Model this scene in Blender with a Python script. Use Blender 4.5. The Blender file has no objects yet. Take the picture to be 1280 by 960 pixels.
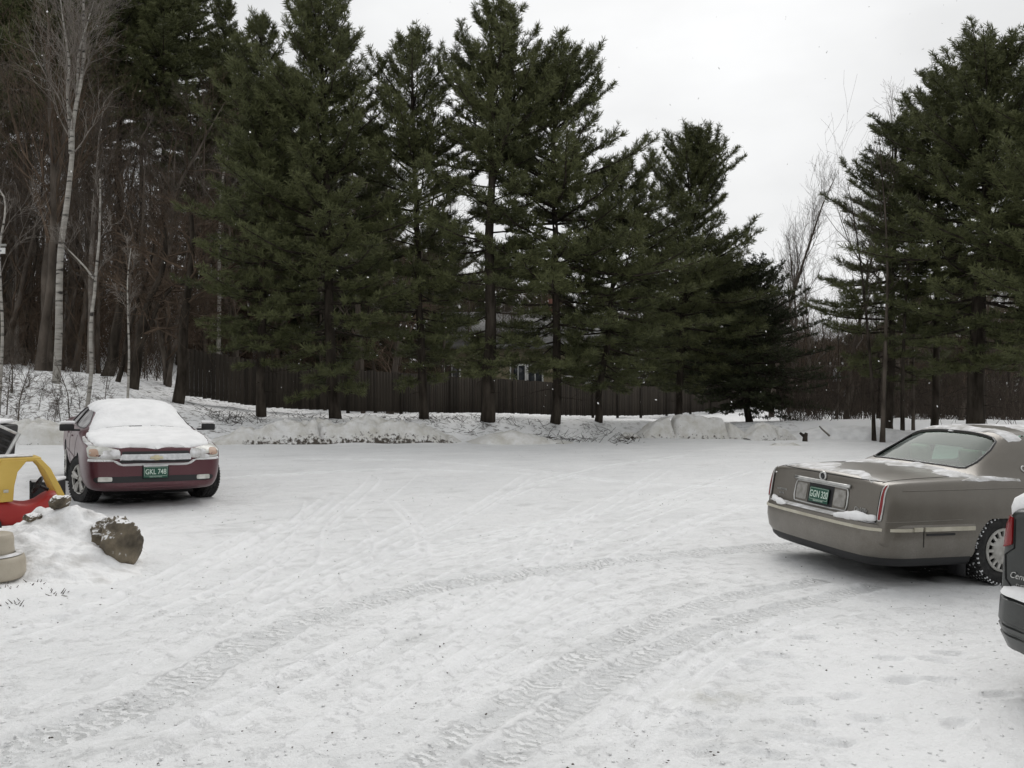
import bpy, math, random
import numpy as np
from mathutils import Vector, Matrix
from mathutils.bvhtree import BVHTree
from mathutils.geometry import delaunay_2d_cdt

SC = bpy.context.scene
COL = SC.collection
F_PX, CX, HZ, CAM_H = 1100.0, 640.0, 474.0, 1.85
R = math.radians

# ------------------------------------------------------------------ camera
cam = bpy.data.cameras.new("camera")
cam.sensor_width = 36.0
cam.lens = F_PX / 1280.0 * 36.0
cam.clip_start, cam.clip_end = 0.1, 2000.0
cam_o = bpy.data.objects.new("camera", cam)
COL.objects.link(cam_o)
cam_o.location = (0, 0, CAM_H)
cam_o.rotation_euler = (R(90) - math.atan((480 - HZ) / F_PX), 0, 0)
SC.camera = cam_o


def at(px, py, d):
    """photo position + depth in metres -> world point"""
    return Vector(((px - CX) / F_PX * d, d, CAM_H + (HZ - py) / F_PX * d))


# ------------------------------------------------------------------ mesh helpers
class MB:
    """collects vertex / face chunks, builds them as ONE mesh object"""

    def __init__(self):
        self.V, self.F, self.n = [], [], 0
        self.A = []

    def add(self, V, F, mi=0, tone=None):
        V = np.asarray(V, dtype=np.float32).reshape(-1, 3)
        if isinstance(F, np.ndarray):
            self.F.append((F.astype(np.int64) + self.n, mi))
        else:
            by = {}
            for f in F:
                by.setdefault(len(f), []).append(f)
            for k, fs in by.items():
                self.F.append((np.asarray(fs, dtype=np.int64) + self.n, mi))
        self.V.append(V)
        self.A.append(np.zeros(len(V), np.float32) if tone is None else np.broadcast_to(np.asarray(tone, np.float32), (len(V),)))
        self.n += len(V)
        return self

    def box(self, c, s, rot=None, mi=0):
        c = Vector(c)
        P = []
        for x in (-.5, .5):
            for y in (-.5, .5):
                for z in (-.5, .5):
                    v = Vector((x * s[0], y * s[1], z * s[2]))
                    if rot is not None:
                        v = rot @ v
                    P.append(c + v)
        F = [(0, 1, 3, 2), (4, 6, 7, 5), (0, 4, 5, 1), (2, 3, 7, 6), (0, 2, 6, 4), (1, 5, 7, 3)]
        return self.add([tuple(p) for p in P], F, mi)

    def tube(self, pts, rad, k=8, cap=True, mi=0, closed=False):
        pts = [Vector(p) for p in pts]
        n = len(pts)
        if not hasattr(rad, '__len__'):
            rad = [rad] * n
        V, prev = [], None
        for i, p in enumerate(pts):
            if closed:
                d = pts[(i + 1) % n] - pts[i - 1]
            else:
                d = pts[min(i + 1, n - 1)] - pts[max(i - 1, 0)]
            d = d.normalized() if d.length > 1e-9 else Vector((0, 0, 1))
            if prev is None:
                a = d.orthogonal().normalized()
            else:
                a = prev - d * prev.dot(d)
                a = a.normalized() if a.length > 1e-6 else d.orthogonal().normalized()
            prev = a
            b = d.cross(a)
            for j in range(k):
                t = 2 * math.pi * j / k
                V.append(p + (a * math.cos(t) + b * math.sin(t)) * rad[i])
        F = []
        for i in range(n if closed else n - 1):
            i2 = (i + 1) % n
            for j in range(k):
                j2 = (j + 1) % k
                F.append((i * k + j, i * k + j2, i2 * k + j2, i2 * k + j))
        if cap and not closed:
            F.append(tuple(range(k))[::-1])
            F.append(tuple(range((n - 1) * k, n * k)))
        return self.add([tuple(v) for v in V], F, mi)

    def lathe(self, prof, seg=40, axis='y', c=(0, 0, 0), mi=0):
        """prof: list of (radius, along-axis)"""
        V, F = [], []
        m = len(prof)
        for i in range(seg):
            t = 2 * math.pi * i / seg
            for r, a in prof:
                u, w = r * math.cos(t), r * math.sin(t)
                p = (u, a, w) if axis == 'y' else ((a, u, w) if axis == 'x' else (u, w, a))
                V.append((p[0] + c[0], p[1] + c[1], p[2] + c[2]))
        for i in range(seg):
            i2 = (i + 1) % seg
            for j in range(m - 1):
                F.append((i * m + j, i * m + j + 1, i2 * m + j + 1, i2 * m + j))
        return self.add(V, F, mi)

    def prism(self, poly, axis, a0, a1, mi=0):
        """2D polygon extruded along axis; coordinates (u,v): y->(x,z)  x->(y,z)  z->(x,y)"""
        def mk(u, v, a):
            return (u, a, v) if axis == 'y' else ((a, u, v) if axis == 'x' else (u, v, a))
        n = len(poly)
        V = [mk(u, v, a0) for u, v in poly] + [mk(u, v, a1) for u, v in poly]
        F = [tuple(range(n))[::-1], tuple(range(n, 2 * n))]
        F += [(i, (i + 1) % n, n + (i + 1) % n, n + i) for i in range(n)]
        return self.add(V, F, mi)

    def mesh(self, name, mats):
        me = bpy.data.meshes.new(name)
        V = np.concatenate(self.V) if self.V else np.zeros((0, 3), np.float32)
        me.vertices.add(len(V))
        me.vertices.foreach_set('co', V.ravel())
        tot = np.concatenate([np.full(len(f), f.shape[1], np.int32) for f, _ in self.F])
        idx = np.concatenate([f.ravel() for f, _ in self.F]).astype(np.int32)
        mi = np.concatenate([np.full(len(f), m, np.int32) for f, m in self.F])
        me.loops.add(len(idx))
        me.loops.foreach_set('vertex_index', idx)
        me.polygons.add(len(tot))
        me.polygons.foreach_set('loop_start', np.concatenate([[0], np.cumsum(tot)[:-1]]).astype(np.int32))
        me.polygons.foreach_set('loop_total', tot)
        me.polygons.foreach_set('material_index', mi)
        A = np.concatenate(self.A)
        if A.any():
            at_ = me.attributes.new('tone', 'FLOAT', 'POINT')
            at_.data.foreach_set('value', A.astype(np.float32))
        for m in (mats if isinstance(mats, (list, tuple)) else [mats]):
            me.materials.append(m)
        me.update(calc_edges=True)
        return me

    def build(self, name, mats, parent=None, smooth=False):
        me = self.mesh(name, mats)
        if smooth:
            me.polygons.foreach_set('use_smooth', np.ones(len(me.polygons), bool))
        return link(name, me, parent)


def link(name, me, parent=None):
    o = bpy.data.objects.new(name, me)
    COL.objects.link(o)
    if parent is not None:
        o.parent = parent
    return o


def recalc(o):
    import bmesh
    b = bmesh.new(); b.from_mesh(o.data)
    bmesh.ops.recalc_face_normals(b, faces=b.faces)
    b.to_mesh(o.data); b.free()
    return o


def soft(o, width=0.01, seg=2, sub=0):
    """bevel (and optionally subdivide) for real, mesh baked"""
    recalc(o)
    if width:
        m = o.modifiers.new('b', 'BEVEL'); m.width = width; m.segments = seg; m.limit_method = 'ANGLE'; m.angle_limit = R(35)
    if sub:
        m = o.modifiers.new('s', 'SUBSURF'); m.levels = sub; m.render_levels = sub
    bake(o)
    o.data.polygons.foreach_set('use_smooth', np.ones(len(o.data.polygons), bool))
    if not sub:
        try:
            o.data.set_sharp_from_angle(angle=R(50))
        except Exception:
            pass
    return o


def bake(o):
    dg = bpy.context.evaluated_depsgraph_get()
    dg.update()
    me = bpy.data.meshes.new_from_object(o.evaluated_get(dg))
    o.modifiers.clear()
    old = o.data
    o.data = me
    if old.users == 0:
        bpy.data.meshes.remove(old)
    return o


def thing(name, label, cat, loc=(0, 0, 0), rz=0.0, group=None):
    o = bpy.data.objects.new(name, None)
    COL.objects.link(o)
    o.empty_display_size = 0.1
    o.location = loc
    o.rotation_euler = (0, 0, rz)
    return tag(o, label, cat, group)


def tag(o, label, cat, group=None, kind=None):
    o['label'] = label
    o['category'] = cat
    if group:
        o['group'] = group
    if kind:
        o['kind'] = kind
    return o


def copy_tree(o, parent=None):
    c = o.copy()
    COL.objects.link(c)
    if parent is not None:
        c.parent = parent
    for ch in list(o.children):
        copy_tree(ch, c)
    return c


# ------------------------------------------------------------------ noise
_rs = np.random.RandomState(5)
_perm = _rs.permutation(4096)
_val = _rs.rand(4096)


def vnoise(x, y, seed=0):
    x = np.asarray(x, float); y = np.asarray(y, float)
    xi = np.floor(x).astype(np.int64); yi = np.floor(y).astype(np.int64)
    fx = x - xi; fy = y - yi
    fx = fx * fx * fx * (fx * (6 * fx - 15) + 10); fy = fy * fy * fy * (fy * (6 * fy - 15) + 10)

    def h(a, b):
        return _val[_perm[(_perm[(a + seed * 131) & 4095] + b * 7) & 4095]]
    v00, v10, v01, v11 = h(xi, yi), h(xi + 1, yi), h(xi, yi + 1), h(xi + 1, yi + 1)
    return (v00 * (1 - fx) + v10 * fx) * (1 - fy) + (v01 * (1 - fx) + v11 * fx) * fy * 1.0


def fbm(x, y, octv=4, seed=0):
    s, a, t = 0, 1.0, 0
    for i in range(octv):
        s = s + a * (vnoise(x * 2 ** i, y * 2 ** i, seed + i) - .5)
        t += a; a *= .5
    return s / t


def sstep(t):
    t = np.clip(t, 0, 1)
    return t * t * (3 - 2 * t)


# ------------------------------------------------------------------ materials
def nodes(name):
    m = bpy.data.materials.new(name)
    m.use_nodes = True
    nt = m.node_tree
    return m, nt, nt.nodes['Principled BSDF']


def N(nt, t, **kw):
    n = nt.nodes.new(t)
    for k, v in kw.items():
        setattr(n, k, v)
    return n


def L(nt, a, b):
    nt.links.new(a, b)


def plain(name, col, rough=.5, metal=0.0, spec=.5, coat=0.0):
    m, nt, p = nodes(name)
    p.inputs['Base Color'].default_value = (*col, 1)
    p.inputs['Roughness'].default_value = rough
    p.inputs['Metallic'].default_value = metal
    p.inputs['Specular IOR Level'].default_value = spec
    if coat:
        p.inputs['Coat Weight'].default_value = coat
        p.inputs['Coat Roughness'].default_value = .08
    return m


def noisy(name, c1, c2, scale=5.0, rough=.6, bump=0.0, bscale=None, metal=0.0, lo=.35, hi=.65, stretch=(1, 1, 1), spec=.4, tone=False, detail=5):
    m, nt, p = nodes(name)
    tc = N(nt, 'ShaderNodeTexCoord')
    mp = N(nt, 'ShaderNodeMapping'); mp.inputs['Scale'].default_value = stretch
    L(nt, tc.outputs['Object'], mp.inputs['Vector'])
    nz = N(nt, 'ShaderNodeTexNoise'); nz.inputs['Scale'].default_value = scale; nz.inputs['Detail'].default_value = detail
    L(nt, mp.outputs[0], nz.inputs['Vector'])
    rp = N(nt, 'ShaderNodeValToRGB')
    rp.color_ramp.elements[0].position, rp.color_ramp.elements[1].position = lo, hi
    rp.color_ramp.elements[0].color = (*c1, 1); rp.color_ramp.elements[1].color = (*c2, 1)
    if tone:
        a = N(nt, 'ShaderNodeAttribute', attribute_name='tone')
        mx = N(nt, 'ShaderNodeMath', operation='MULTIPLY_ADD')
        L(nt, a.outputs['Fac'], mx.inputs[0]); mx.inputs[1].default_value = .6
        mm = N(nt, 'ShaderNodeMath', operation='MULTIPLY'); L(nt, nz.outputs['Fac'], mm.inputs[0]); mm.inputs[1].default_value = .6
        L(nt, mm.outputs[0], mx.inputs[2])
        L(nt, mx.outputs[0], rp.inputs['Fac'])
    else:
        L(nt, nz.outputs['Fac'], rp.inputs['Fac'])
    L(nt, rp.outputs[0], p.inputs['Base Color'])
    p.inputs['Roughness'].default_value = rough
    p.inputs['Metallic'].default_value = metal
    p.inputs['Specular IOR Level'].default_value = spec
    if bump:
        n2 = N(nt, 'ShaderNodeTexNoise'); n2.inputs['Scale'].default_value = bscale or scale * 4; n2.inputs['Detail'].default_value = 6
        L(nt, mp.outputs[0], n2.inputs['Vector'])
        b = N(nt, 'ShaderNodeBump'); b.inputs['Strength'].default_value = bump; b.inputs['Distance'].default_value = .02
        L(nt, n2.outputs['Fac'], b.inputs['Height']); L(nt, b.outputs[0], p.inputs['Normal'])
    return m


def paint(name, base, salt, amount=.4, low=.75, rough=.32, metal=.35, scale=3.0, side=0.0):
    """car paint with a real coat of dried salt: thick low down, blotchy higher up"""
    m, nt, p = nodes(name)
    tc = N(nt, 'ShaderNodeTexCoord')
    sp = N(nt, 'ShaderNodeSeparateXYZ'); L(nt, tc.outputs['Object'], sp.inputs[0])
    nz = N(nt, 'ShaderNodeTexNoise'); nz.inputs['Scale'].default_value = scale; nz.inputs['Detail'].default_value = 8; nz.inputs['Roughness'].default_value = .65
    L(nt, tc.outputs['Object'], nz.inputs['Vector'])
    n3 = N(nt, 'ShaderNodeTexNoise'); n3.inputs['Scale'].default_value = 90; n3.inputs['Detail'].default_value = 3
    L(nt, tc.outputs['Object'], n3.inputs['Vector'])
    mr = N(nt, 'ShaderNodeMapRange'); L(nt, sp.outputs['Z'], mr.inputs[0])
    mr.inputs[1].default_value = low; mr.inputs[2].default_value = .15; mr.inputs[3].default_value = .25; mr.inputs[4].default_value = 1.0
    ab = N(nt, 'ShaderNodeMath', operation='ABSOLUTE'); L(nt, sp.outputs['Y'], ab.inputs[0])
    ms = N(nt, 'ShaderNodeMapRange'); L(nt, ab.outputs[0], ms.inputs[0])
    ms.inputs[1].default_value = .78; ms.inputs[2].default_value = .88; ms.inputs[3].default_value = 0; ms.inputs[4].default_value = side
    ad = N(nt, 'ShaderNodeMath', operation='ADD'); L(nt, mr.outputs[0], ad.inputs[0]); L(nt, ms.outputs[0], ad.inputs[1])
    rp = N(nt, 'ShaderNodeMapRange'); L(nt, nz.outputs['Fac'], rp.inputs[0]); rp.inputs[1].default_value = .3; rp.inputs[2].default_value = .7
    mu = N(nt, 'ShaderNodeMath', operation='MULTIPLY'); L(nt, ad.outputs[0], mu.inputs[0]); L(nt, rp.outputs[0], mu.inputs[1])
    m2 = N(nt, 'ShaderNodeMath', operation='MULTIPLY'); L(nt, mu.outputs[0], m2.inputs[0]); L(nt, n3.outputs['Fac'], m2.inputs[1])
    m3 = N(nt, 'ShaderNodeMath', operation='MULTIPLY'); L(nt, m2.outputs[0], m3.inputs[0]); m3.inputs[1].default_value = amount * 2; m3.use_clamp = True
    mx = N(nt, 'ShaderNodeMix', data_type='RGBA'); L(nt, m3.outputs[0], mx.inputs['Factor'])
    mx.inputs['A'].default_value = (*base, 1); mx.inputs['B'].default_value = (*salt, 1)
    L(nt, mx.outputs['Result'], p.inputs['Base Color'])
    rr = N(nt, 'ShaderNodeMapRange'); L(nt, m3.outputs[0], rr.inputs[0]); rr.inputs[3].default_value = rough; rr.inputs[4].default_value = .85
    L(nt, rr.outputs[0], p.inputs['Roughness'])
    p.inputs['Metallic'].default_value = metal
    p.inputs['Coat Weight'].default_value = .35; p.inputs['Coat Roughness'].default_value = .2
    return m


def glass(name, tint, gloss=.08):
    m, nt, p = nodes(name)
    nt.nodes.remove(p)
    out = nt.nodes['Material Output']
    t = N(nt, 'ShaderNodeBsdfTransparent'); t.inputs[0].default_value = (*tint, 1)
    g = N(nt, 'ShaderNodeBsdfGlossy'); g.inputs['Roughness'].default_value = .04; g.inputs[0].default_value = (.9, .95, .93, 1)
    lw = N(nt, 'ShaderNodeLayerWeight'); lw.inputs['Blend'].default_value = .5
    pw = N(nt, 'ShaderNodeMath', operation='POWER'); L(nt, lw.outputs['Facing'], pw.inputs[0]); pw.inputs[1].default_value = 4.0
    fr = N(nt, 'ShaderNodeMath', operation='MULTIPLY_ADD'); L(nt, pw.outputs[0], fr.inputs[0]); fr.inputs[1].default_value = .38; fr.inputs[2].default_value = .03
    mx = N(nt, 'ShaderNodeMixShader')
    L(nt, fr.outputs[0], mx.inputs[0]); L(nt, t.outputs[0], mx.inputs[1]); L(nt, g.outputs[0], mx.inputs[2])
    L(nt, mx.outputs[0], out.inputs['Surface'])
    return m


M = {}
M['snow'] = noisy('fresh_snow', (.70, .70, .695), (.87, .87, .865), 3.2, .65, .6, 26, spec=.25)
M['snow_fluffy'] = noisy('car_snow', (.80, .80, .80), (.89, .89, .89), 5, .7, .5, 22, spec=.2)
M['frost'] = noisy('wind_frost', (.42, .41, .39), (.78, .78, .79), 9, .7, .4, 60, spec=.25)
M['black'] = plain('black_plastic', (.012, .012, .013), .55)
M['blackgloss'] = plain('black_trim', (.01, .01, .011), .25)
M['rubber'] = noisy('tyre_rubber', (.012, .012, .012), (.035, .034, .033), 20, .85, .2, 120)
M['tread_snow'] = plain('snow_in_tread', (.7, .71, .72), .8)
M['dark'] = plain('underbody', (.006, .006, .006), .9)
M['chrome'] = noisy('chrome_salted', (.45, .45, .44), (.62, .62, .6), 12, .3, 0, metal=.85)
M['chrome_bar'] = noisy('grille_chrome', (.52, .53, .54), (.75, .75, .76), 14, .35, 0, metal=.6)
M['cream'] = noisy('cream_moulding', (.42, .39, .31), (.55, .52, .43), 10, .5)
M['alloy'] = noisy('alloy_wheel', (.38, .37, .34), (.55, .54, .51), 14, .45, .1, 60, metal=.4)
M['gold'] = plain('gold_emblem', (.58, .53, .36), .45, .2)
M['red_lens'] = plain('red_lens', (.20, .010, .012), .2, 0, .35, .2)
M['lens'] = noisy('clear_lens', (.40, .40, .36), (.64, .64, .60), 12, .25, 0, spec=.6)
M['frost_lens'] = noisy('frosted_lens', (.2, .19, .17), (.34, .33, .31), 14, .4)
M['amber'] = plain('amber_lens', (.42, .28, .2), .45)
M['plate'] = plain('plate_green', (.006, .07, .042), .45)
M['plate_ink'] = plain('plate_lettering', (.55, .66, .58), .5)
M['seat'] = noisy('tan_leather', (.09, .08, .065), (.14, .125, .1), 8, .6)
M['cabin'] = plain('cabin_lining', (.05, .048, .042), .85)
M['glass_green'] = glass('green_tinted_glass', (.40, .64, .51))
M['frost_glass'] = noisy('frosted_side_glass', (.16, .155, .155), (.42, .41, .41), 7, .5, .1, 50)
M['glass_dark'] = glass('dark_side_glass', (.4, .46, .44))
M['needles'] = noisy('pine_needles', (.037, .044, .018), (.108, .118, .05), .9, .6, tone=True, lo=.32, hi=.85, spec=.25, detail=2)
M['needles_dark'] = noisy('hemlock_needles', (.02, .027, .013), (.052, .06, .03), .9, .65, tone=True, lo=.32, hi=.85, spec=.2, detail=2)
M['pine_bark'] = noisy('pine_bark', (.022, .018, .014), (.062, .052, .042), 6, .95, 1.0, 18, stretch=(1, 1, .25), spec=.1)
M['bark'] = noisy('grey_brown_bark', (.05, .041, .033), (.14, .118, .098), 3, .9, .3, 30, stretch=(1, 1, .3), spec=.15)
M['bark_red'] = noisy('red_brown_twigs', (.058, .042, .030), (.142, .104, .076), 1.2, .9, stretch=(1, 1, .4), spec=.1)
M['thicket'] = noisy('thicket_twigs', (.032, .026, .021), (.085, .068, .055), 1.2, .9, stretch=(1, 1, .4), spec=.1)
M['bark_light'] = noisy('pale_grey_bark', (.12, .105, .09), (.26, .235, .21), 4, .9, .3, 30, stretch=(1, 1, .4), spec=.1)

def birch_mat():
    m, nt, p = nodes('birch_bark')
    tc = N(nt, 'ShaderNodeTexCoord')
    mp = N(nt, 'ShaderNodeMapping'); mp.inputs['Scale'].default_value = (1.2, 1.2, 7)
    L(nt, tc.outputs['Object'], mp.inputs[0])
    nz = N(nt, 'ShaderNodeTexNoise'); nz.inputs['Scale'].default_value = 1.4; nz.inputs['Detail'].default_value = 5
    L(nt, mp.outputs[0], nz.inputs['Vector'])
    rp = N(nt, 'ShaderNodeValToRGB'); e = rp.color_ramp.elements
    e[0].position = .36; e[0].color = (.03, .026, .022, 1)
    e[1].position = .42; e[1].color = (.26, .245, .22, 1)
    n = e.new(.7); n.color = (.42, .40, .36, 1)
    L(nt, nz.outputs['Fac'], rp.inputs[0]); L(nt, rp.outputs[0], p.inputs['Base Color'])
    p.inputs['Roughness'].default_value = .8
    return m


M['birch'] = birch_mat()

# ------------------------------------------------------------------ terrain
EDGE_X = [-60, -20, -14, -9, -5, -2, 0, 3, 6, 12, 20, 60]
EDGE_Y = [20, 20.5, 21.2, 22.2, 24.0, 25.3, 27.2, 29, 30.5, 33, 34, 36]
BANK_X = [-60, -20, -14.5, -12.5, -11, -9.6, -8.2, -5, 0, 1.5, 5, 8, 12, 16, 25, 60]
BANK_Z = [2.6, 2.0, 1.52, 1.12, .72, .5, .36, .38, .5, .45, .36, .33, .55, .7, .5, 0]
BANKW_X = [-60, -14, -9, -4, 0, 60]
BANKW_Y = [7.5, 6.5, 5.0, 4.0, 2.2, 2.2]


def gz0(x, y):
    x = np.asarray(x, float); y = np.asarray(y, float)
    z = -0.025 * np.clip(x, -14, 14)
    e = np.interp(x, EDGE_X, EDGE_Y)
    b = np.interp(x, BANK_X, BANK_Z); w = np.interp(x, BANKW_X, BANKW_Y)
    z = z + b * sstep((y - e) / w)
    # wooded hill rising on the left, behind everything
    lw = sstep((-8 - x) / 14)
    z = z + lw * 13 * sstep((y - 34) / 95)
    z = z + (1 - lw) * 10 * sstep((y - 85) / 110) * sstep((40 - x) / 40)
    # the land behind the bank drops away in the middle and on the right
    z = z - (1 - lw) * .42 * sstep((y - 32) / 12)
    z = z - sstep((x - 12) / 25) * 1.6 * sstep((y - 42) / 60)
    z = z + 9 * sstep((x - 5) / 30) * sstep((y - 120) / 160)
    # raised yard edge with the boulder, lower left
    m = np.exp(-(((x + 5.4) / 1.5) ** 2 + ((y - 8.4) / 1.5) ** 2))
    z = z + .17 * m
    return z


def gz(x, y):
    return float(gz0(x, y))


def gpt(px, py):
    """where the view ray through a photo position meets the ground"""
    lo, hi = 2.0, 400.0
    d = 3.0
    while d < hi:
        p = at(px, py, d)
        if p.z < gz(p.x, p.y):
            break
        lo = d
        d *= 1.02
    a, b = lo, d
    for _ in range(30):
        c = (a + b) / 2
        p = at(px, py, c)
        if p.z < gz(p.x, p.y):
            b = c
        else:
            a = c
    return at(px, py, (a + b) / 2)


def smooth_line(pts, step=.04):
    P = np.array(pts, float)
    # Catmull-Rom
    out = []
    n = len(P)
    for i in range(n - 1):
        p0, p1, p2, p3 = P[max(i - 1, 0)], P[i], P[i + 1], P[min(i + 2, n - 1)]
        k = max(2, int(np.linalg.norm(p2 - p1) / step))
        t = np.linspace(0, 1, k, endpoint=False)[:, None]
        out.append(.5 * ((2 * p1) + (-p0 + p2) * t + (2 * p0 - 5 * p1 + 4 * p2 - p3) * t ** 2 + (-p0 + 3 * p1 - 3 * p2 + p3) * t ** 3))
    out.append(P[-1:])
    return np.concatenate(out)


def grid_line(a, b, s0, lim, s1):
    """coordinates from 0 outwards: step s0 until a, growing to step s1 until lim"""
    v = [0.0]
    while v[-1] < lim:
        t = min(1.0, max(0.0, (v[-1] - a) / (b - a)))
        v.append(v[-1] + s0 * (s1 / s0) ** t)
    return np.array(v)


# where the three cars stand (x, y of the middle between the axles, heading)
def _stand(px, py, d, hd, cx_, cy_):
    p = at(px, py, d)
    fx, fy = math.cos(hd), math.sin(hd)
    return (p.x - cx_ * fx + cy_ * fy, p.y - cx_ * fy - cy_ * fx, hd)


TAN = _stand(1101, 700, 8.05, R(16.8), -2.72, -.93)
MAROON = _stand(194, 600, 11.75, R(30) - R(90), 2.36, 0)
DARK = _stand(1245, 770, 5.55, R(18), -2.42, .86)


def ground():
    gx = grid_line(5.5, 90, .026, 420, 9)
    xs = np.concatenate([-gx[:0:-1], gx])
    gy = grid_line(7.0, 110, .026, 600, 9)
    ys = 3.4 + gy
    back = 3.4 - grid_line(.5, 20, .3, 60, 4)[1:]
    ys = np.concatenate([back[::-1], ys])
    X, Y = np.meshgrid(xs, ys)
    Z = gz0(X, Y)
    e = np.interp(X, EDGE_X, EDGE_Y)
    lot = sstep((e + .3 - Y) / 1.6)
    mound = np.exp(-(((X + 5.4) / 1.9) ** 2 + ((Y - 8.2) / 2.0) ** 2))
    # untouched snow lower right and lower left
    right = sstep((X - 1.2 + (Y - 6) * -.25) / 1.2) * sstep((7.2 - Y) / 1.2)
    packed = lot * (1 - sstep(mound * 1.6)) * (1 - .65 * right)
    near = Y < 60
    n_big = fbm(X * .45, Y * .45, 3, 11)
    Z = Z + lot * n_big * .05 + (1 - lot) * fbm(X * .6, Y * .6, 4, 21) * .22 * sstep((Y - 5) / 6)
    n_mid = fbm(X * 2.2, Y * 2.2, 4, 31)
    Z = Z + near * n_mid * .022 * (1 - .2 * lot)
    n_f = fbm(X * 9, Y * 9, 3, 41)
    Z = Z + near * n_f * .010 * (.3 + .7 * sstep((fbm(X * .8, Y * .8, 2, 51) + .1) * 4))
    trk = np.zeros_like(Z); tu = np.zeros_like(Z); tv = np.zeros_like(Z); dirt = np.zeros_like(Z); lite = np.zeros_like(Z)

    def line(px, width, depth, tread, d_amt, ridge, fade=(0, 1)):
        nonlocal Z, trk, tu, tv, dirt, lite
        P = smooth_line([tuple(gpt(a, b))[:2] for a, b in px])
        x0, x1 = P[:, 0].min() - .5, P[:, 0].max() + .5
        y0, y1 = P[:, 1].min() - .5, P[:, 1].max() + .5
        j0, j1 = np.searchsorted(ys, y0), np.searchsorted(ys, y1)
        i0, i1 = np.searchsorted(xs, x0), np.searchsorted(xs, x1)
        seg = P[1:] - P[:-1]
        sl = np.concatenate([[0], np.cumsum(np.linalg.norm(seg, axis=1))])
        tot = sl[-1]
        from mathutils.kdtree import KDTree
        kd = KDTree(len(P))
        for k, p in enumerate(P):
            kd.insert((p[0], p[1], 0), k)
        kd.balance()
        reach = width * .5 + .14
        # mark cells near the line first, cheaply, then measure those
        cand = np.zeros((j1 - j0, i1 - i0), bool)
        for p in P[::2]:
            a, b = np.searchsorted(ys, p[1] - reach) - j0, np.searchsorted(ys, p[1] + reach) - j0
            c, d = np.searchsorted(xs, p[0] - reach) - i0, np.searchsorted(xs, p[0] + reach) - i0
            cand[max(a, 0):b + 1, max(c, 0):d + 1] = True
        jj, ii = np.nonzero(cand)
        for j, i in zip(jj + j0, ii + i0):
            co, k, dist = kd.find((xs[i], ys[j], 0))
            if dist > reach:
                continue
            k2 = min(k, len(seg) - 1)
            s = seg[k2]
            u = s[0] * (ys[j] - P[k][1]) - s[1] * (xs[i] - P[k][0])
            u /= max(1e-6, math.hypot(s[0], s[1]))
            v = sl[k] + ((xs[i] - P[k][0]) * s[0] + (ys[j] - P[k][1]) * s[1]) / max(1e-6, math.hypot(s[0], s[1]))
            f = v / tot
            fd = min(1, max(0, (f - fade[0]) * 8)) * min(1, max(0, (fade[1] - f) * 8)) if fade != (0, 1) else 1
            w = width * .5
            w = width * .5 * (.86 + .28 * _val[int(v * 14) & 4095]) if tread else width * .5
            inside = min(1, max(0, (w - abs(u)) / .05))
            wv = .35 + .65 * min(1, max(0, .5 + 2.2 * (_val[int(v * 9) & 4095] * (1 - v * 9 % 1) + _val[(int(v * 9) + 1) & 4095] * (v * 9 % 1) - .4)))
            rim = wv * (math.exp(-((abs(u) - w) / .03) ** 2) if tread or width > .06 else math.exp(-(u / .016) ** 2))
            Z[j, i] += fd * (-depth * inside + ridge * rim)
            if tread and inside > trk[j, i]:
                trk[j, i] = inside * fd * tread; tu[j, i] = u; tv[j, i] = v
                dirt[j, i] = max(dirt[j, i], d_amt * inside * fd)
            if not tread:
                lite[j, i] = max(lite[j, i], fd * rim)

    line([(-60, 972), (0, 945), (100, 912), (200, 872), (300, 815), (400, 772), (500, 744), (600, 724), (720, 708), (850, 695), (990, 684)], .34, .012, .9, .8, .012)
    line([(455, 1010), (520, 960), (610, 897), (700, 838), (800, 788), (900, 752), (1010, 730)], .24, .014, 1, .35, .012)
    line([(545, 1010), (600, 965), (690, 897), (780, 836), (870, 796), (970, 765), (1080, 738)], .26, .016, 1, .55, .014)
    line([(-40, 920), (0, 902), (100, 852), (200, 807), (300, 757), (352, 700), (372, 655), (380, 630)], .05, 0, 0, 0, .024)
    line([(60, 900), (170, 845), (270, 790), (350, 742), (398, 700), (405, 660), (432, 634)], .05, 0, 0, 0, .022)
    line([(330, 830), (400, 778), (448, 722), (468, 685), (455, 652)], .05, 0, 0, 0, .022)
    line([(0, 800), (80, 778), (160, 745), (240, 705), (330, 660)], .18, .012, 0, .2, .014)
    line([(160, 935), (240, 905), (330, 860)], .04, 0, 0, 0, .014)
    line([(490, 630), (520, 660), (530, 690)], .12, .006, 0, 0, .012)
    line([(300, 596), (470, 588), (640, 592), (800, 604), (960, 610)], .22, .012, 0, 0, .012)
    line([(380, 574), (520, 576), (660, 588), (760, 600)], .22, .012, 0, 0, .012)
    line([(620, 625), (690, 600), (760, 583), (860, 570)], .2, .01, 0, 0, .014)
    line([(780, 640), (860, 612), (930, 590)], .2, .01, 0, 0, .014)
    # many faint older tracks sweeping in from the lower left and the bottom towards the far side of the lot
    tr_ = random.Random(21)
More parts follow.
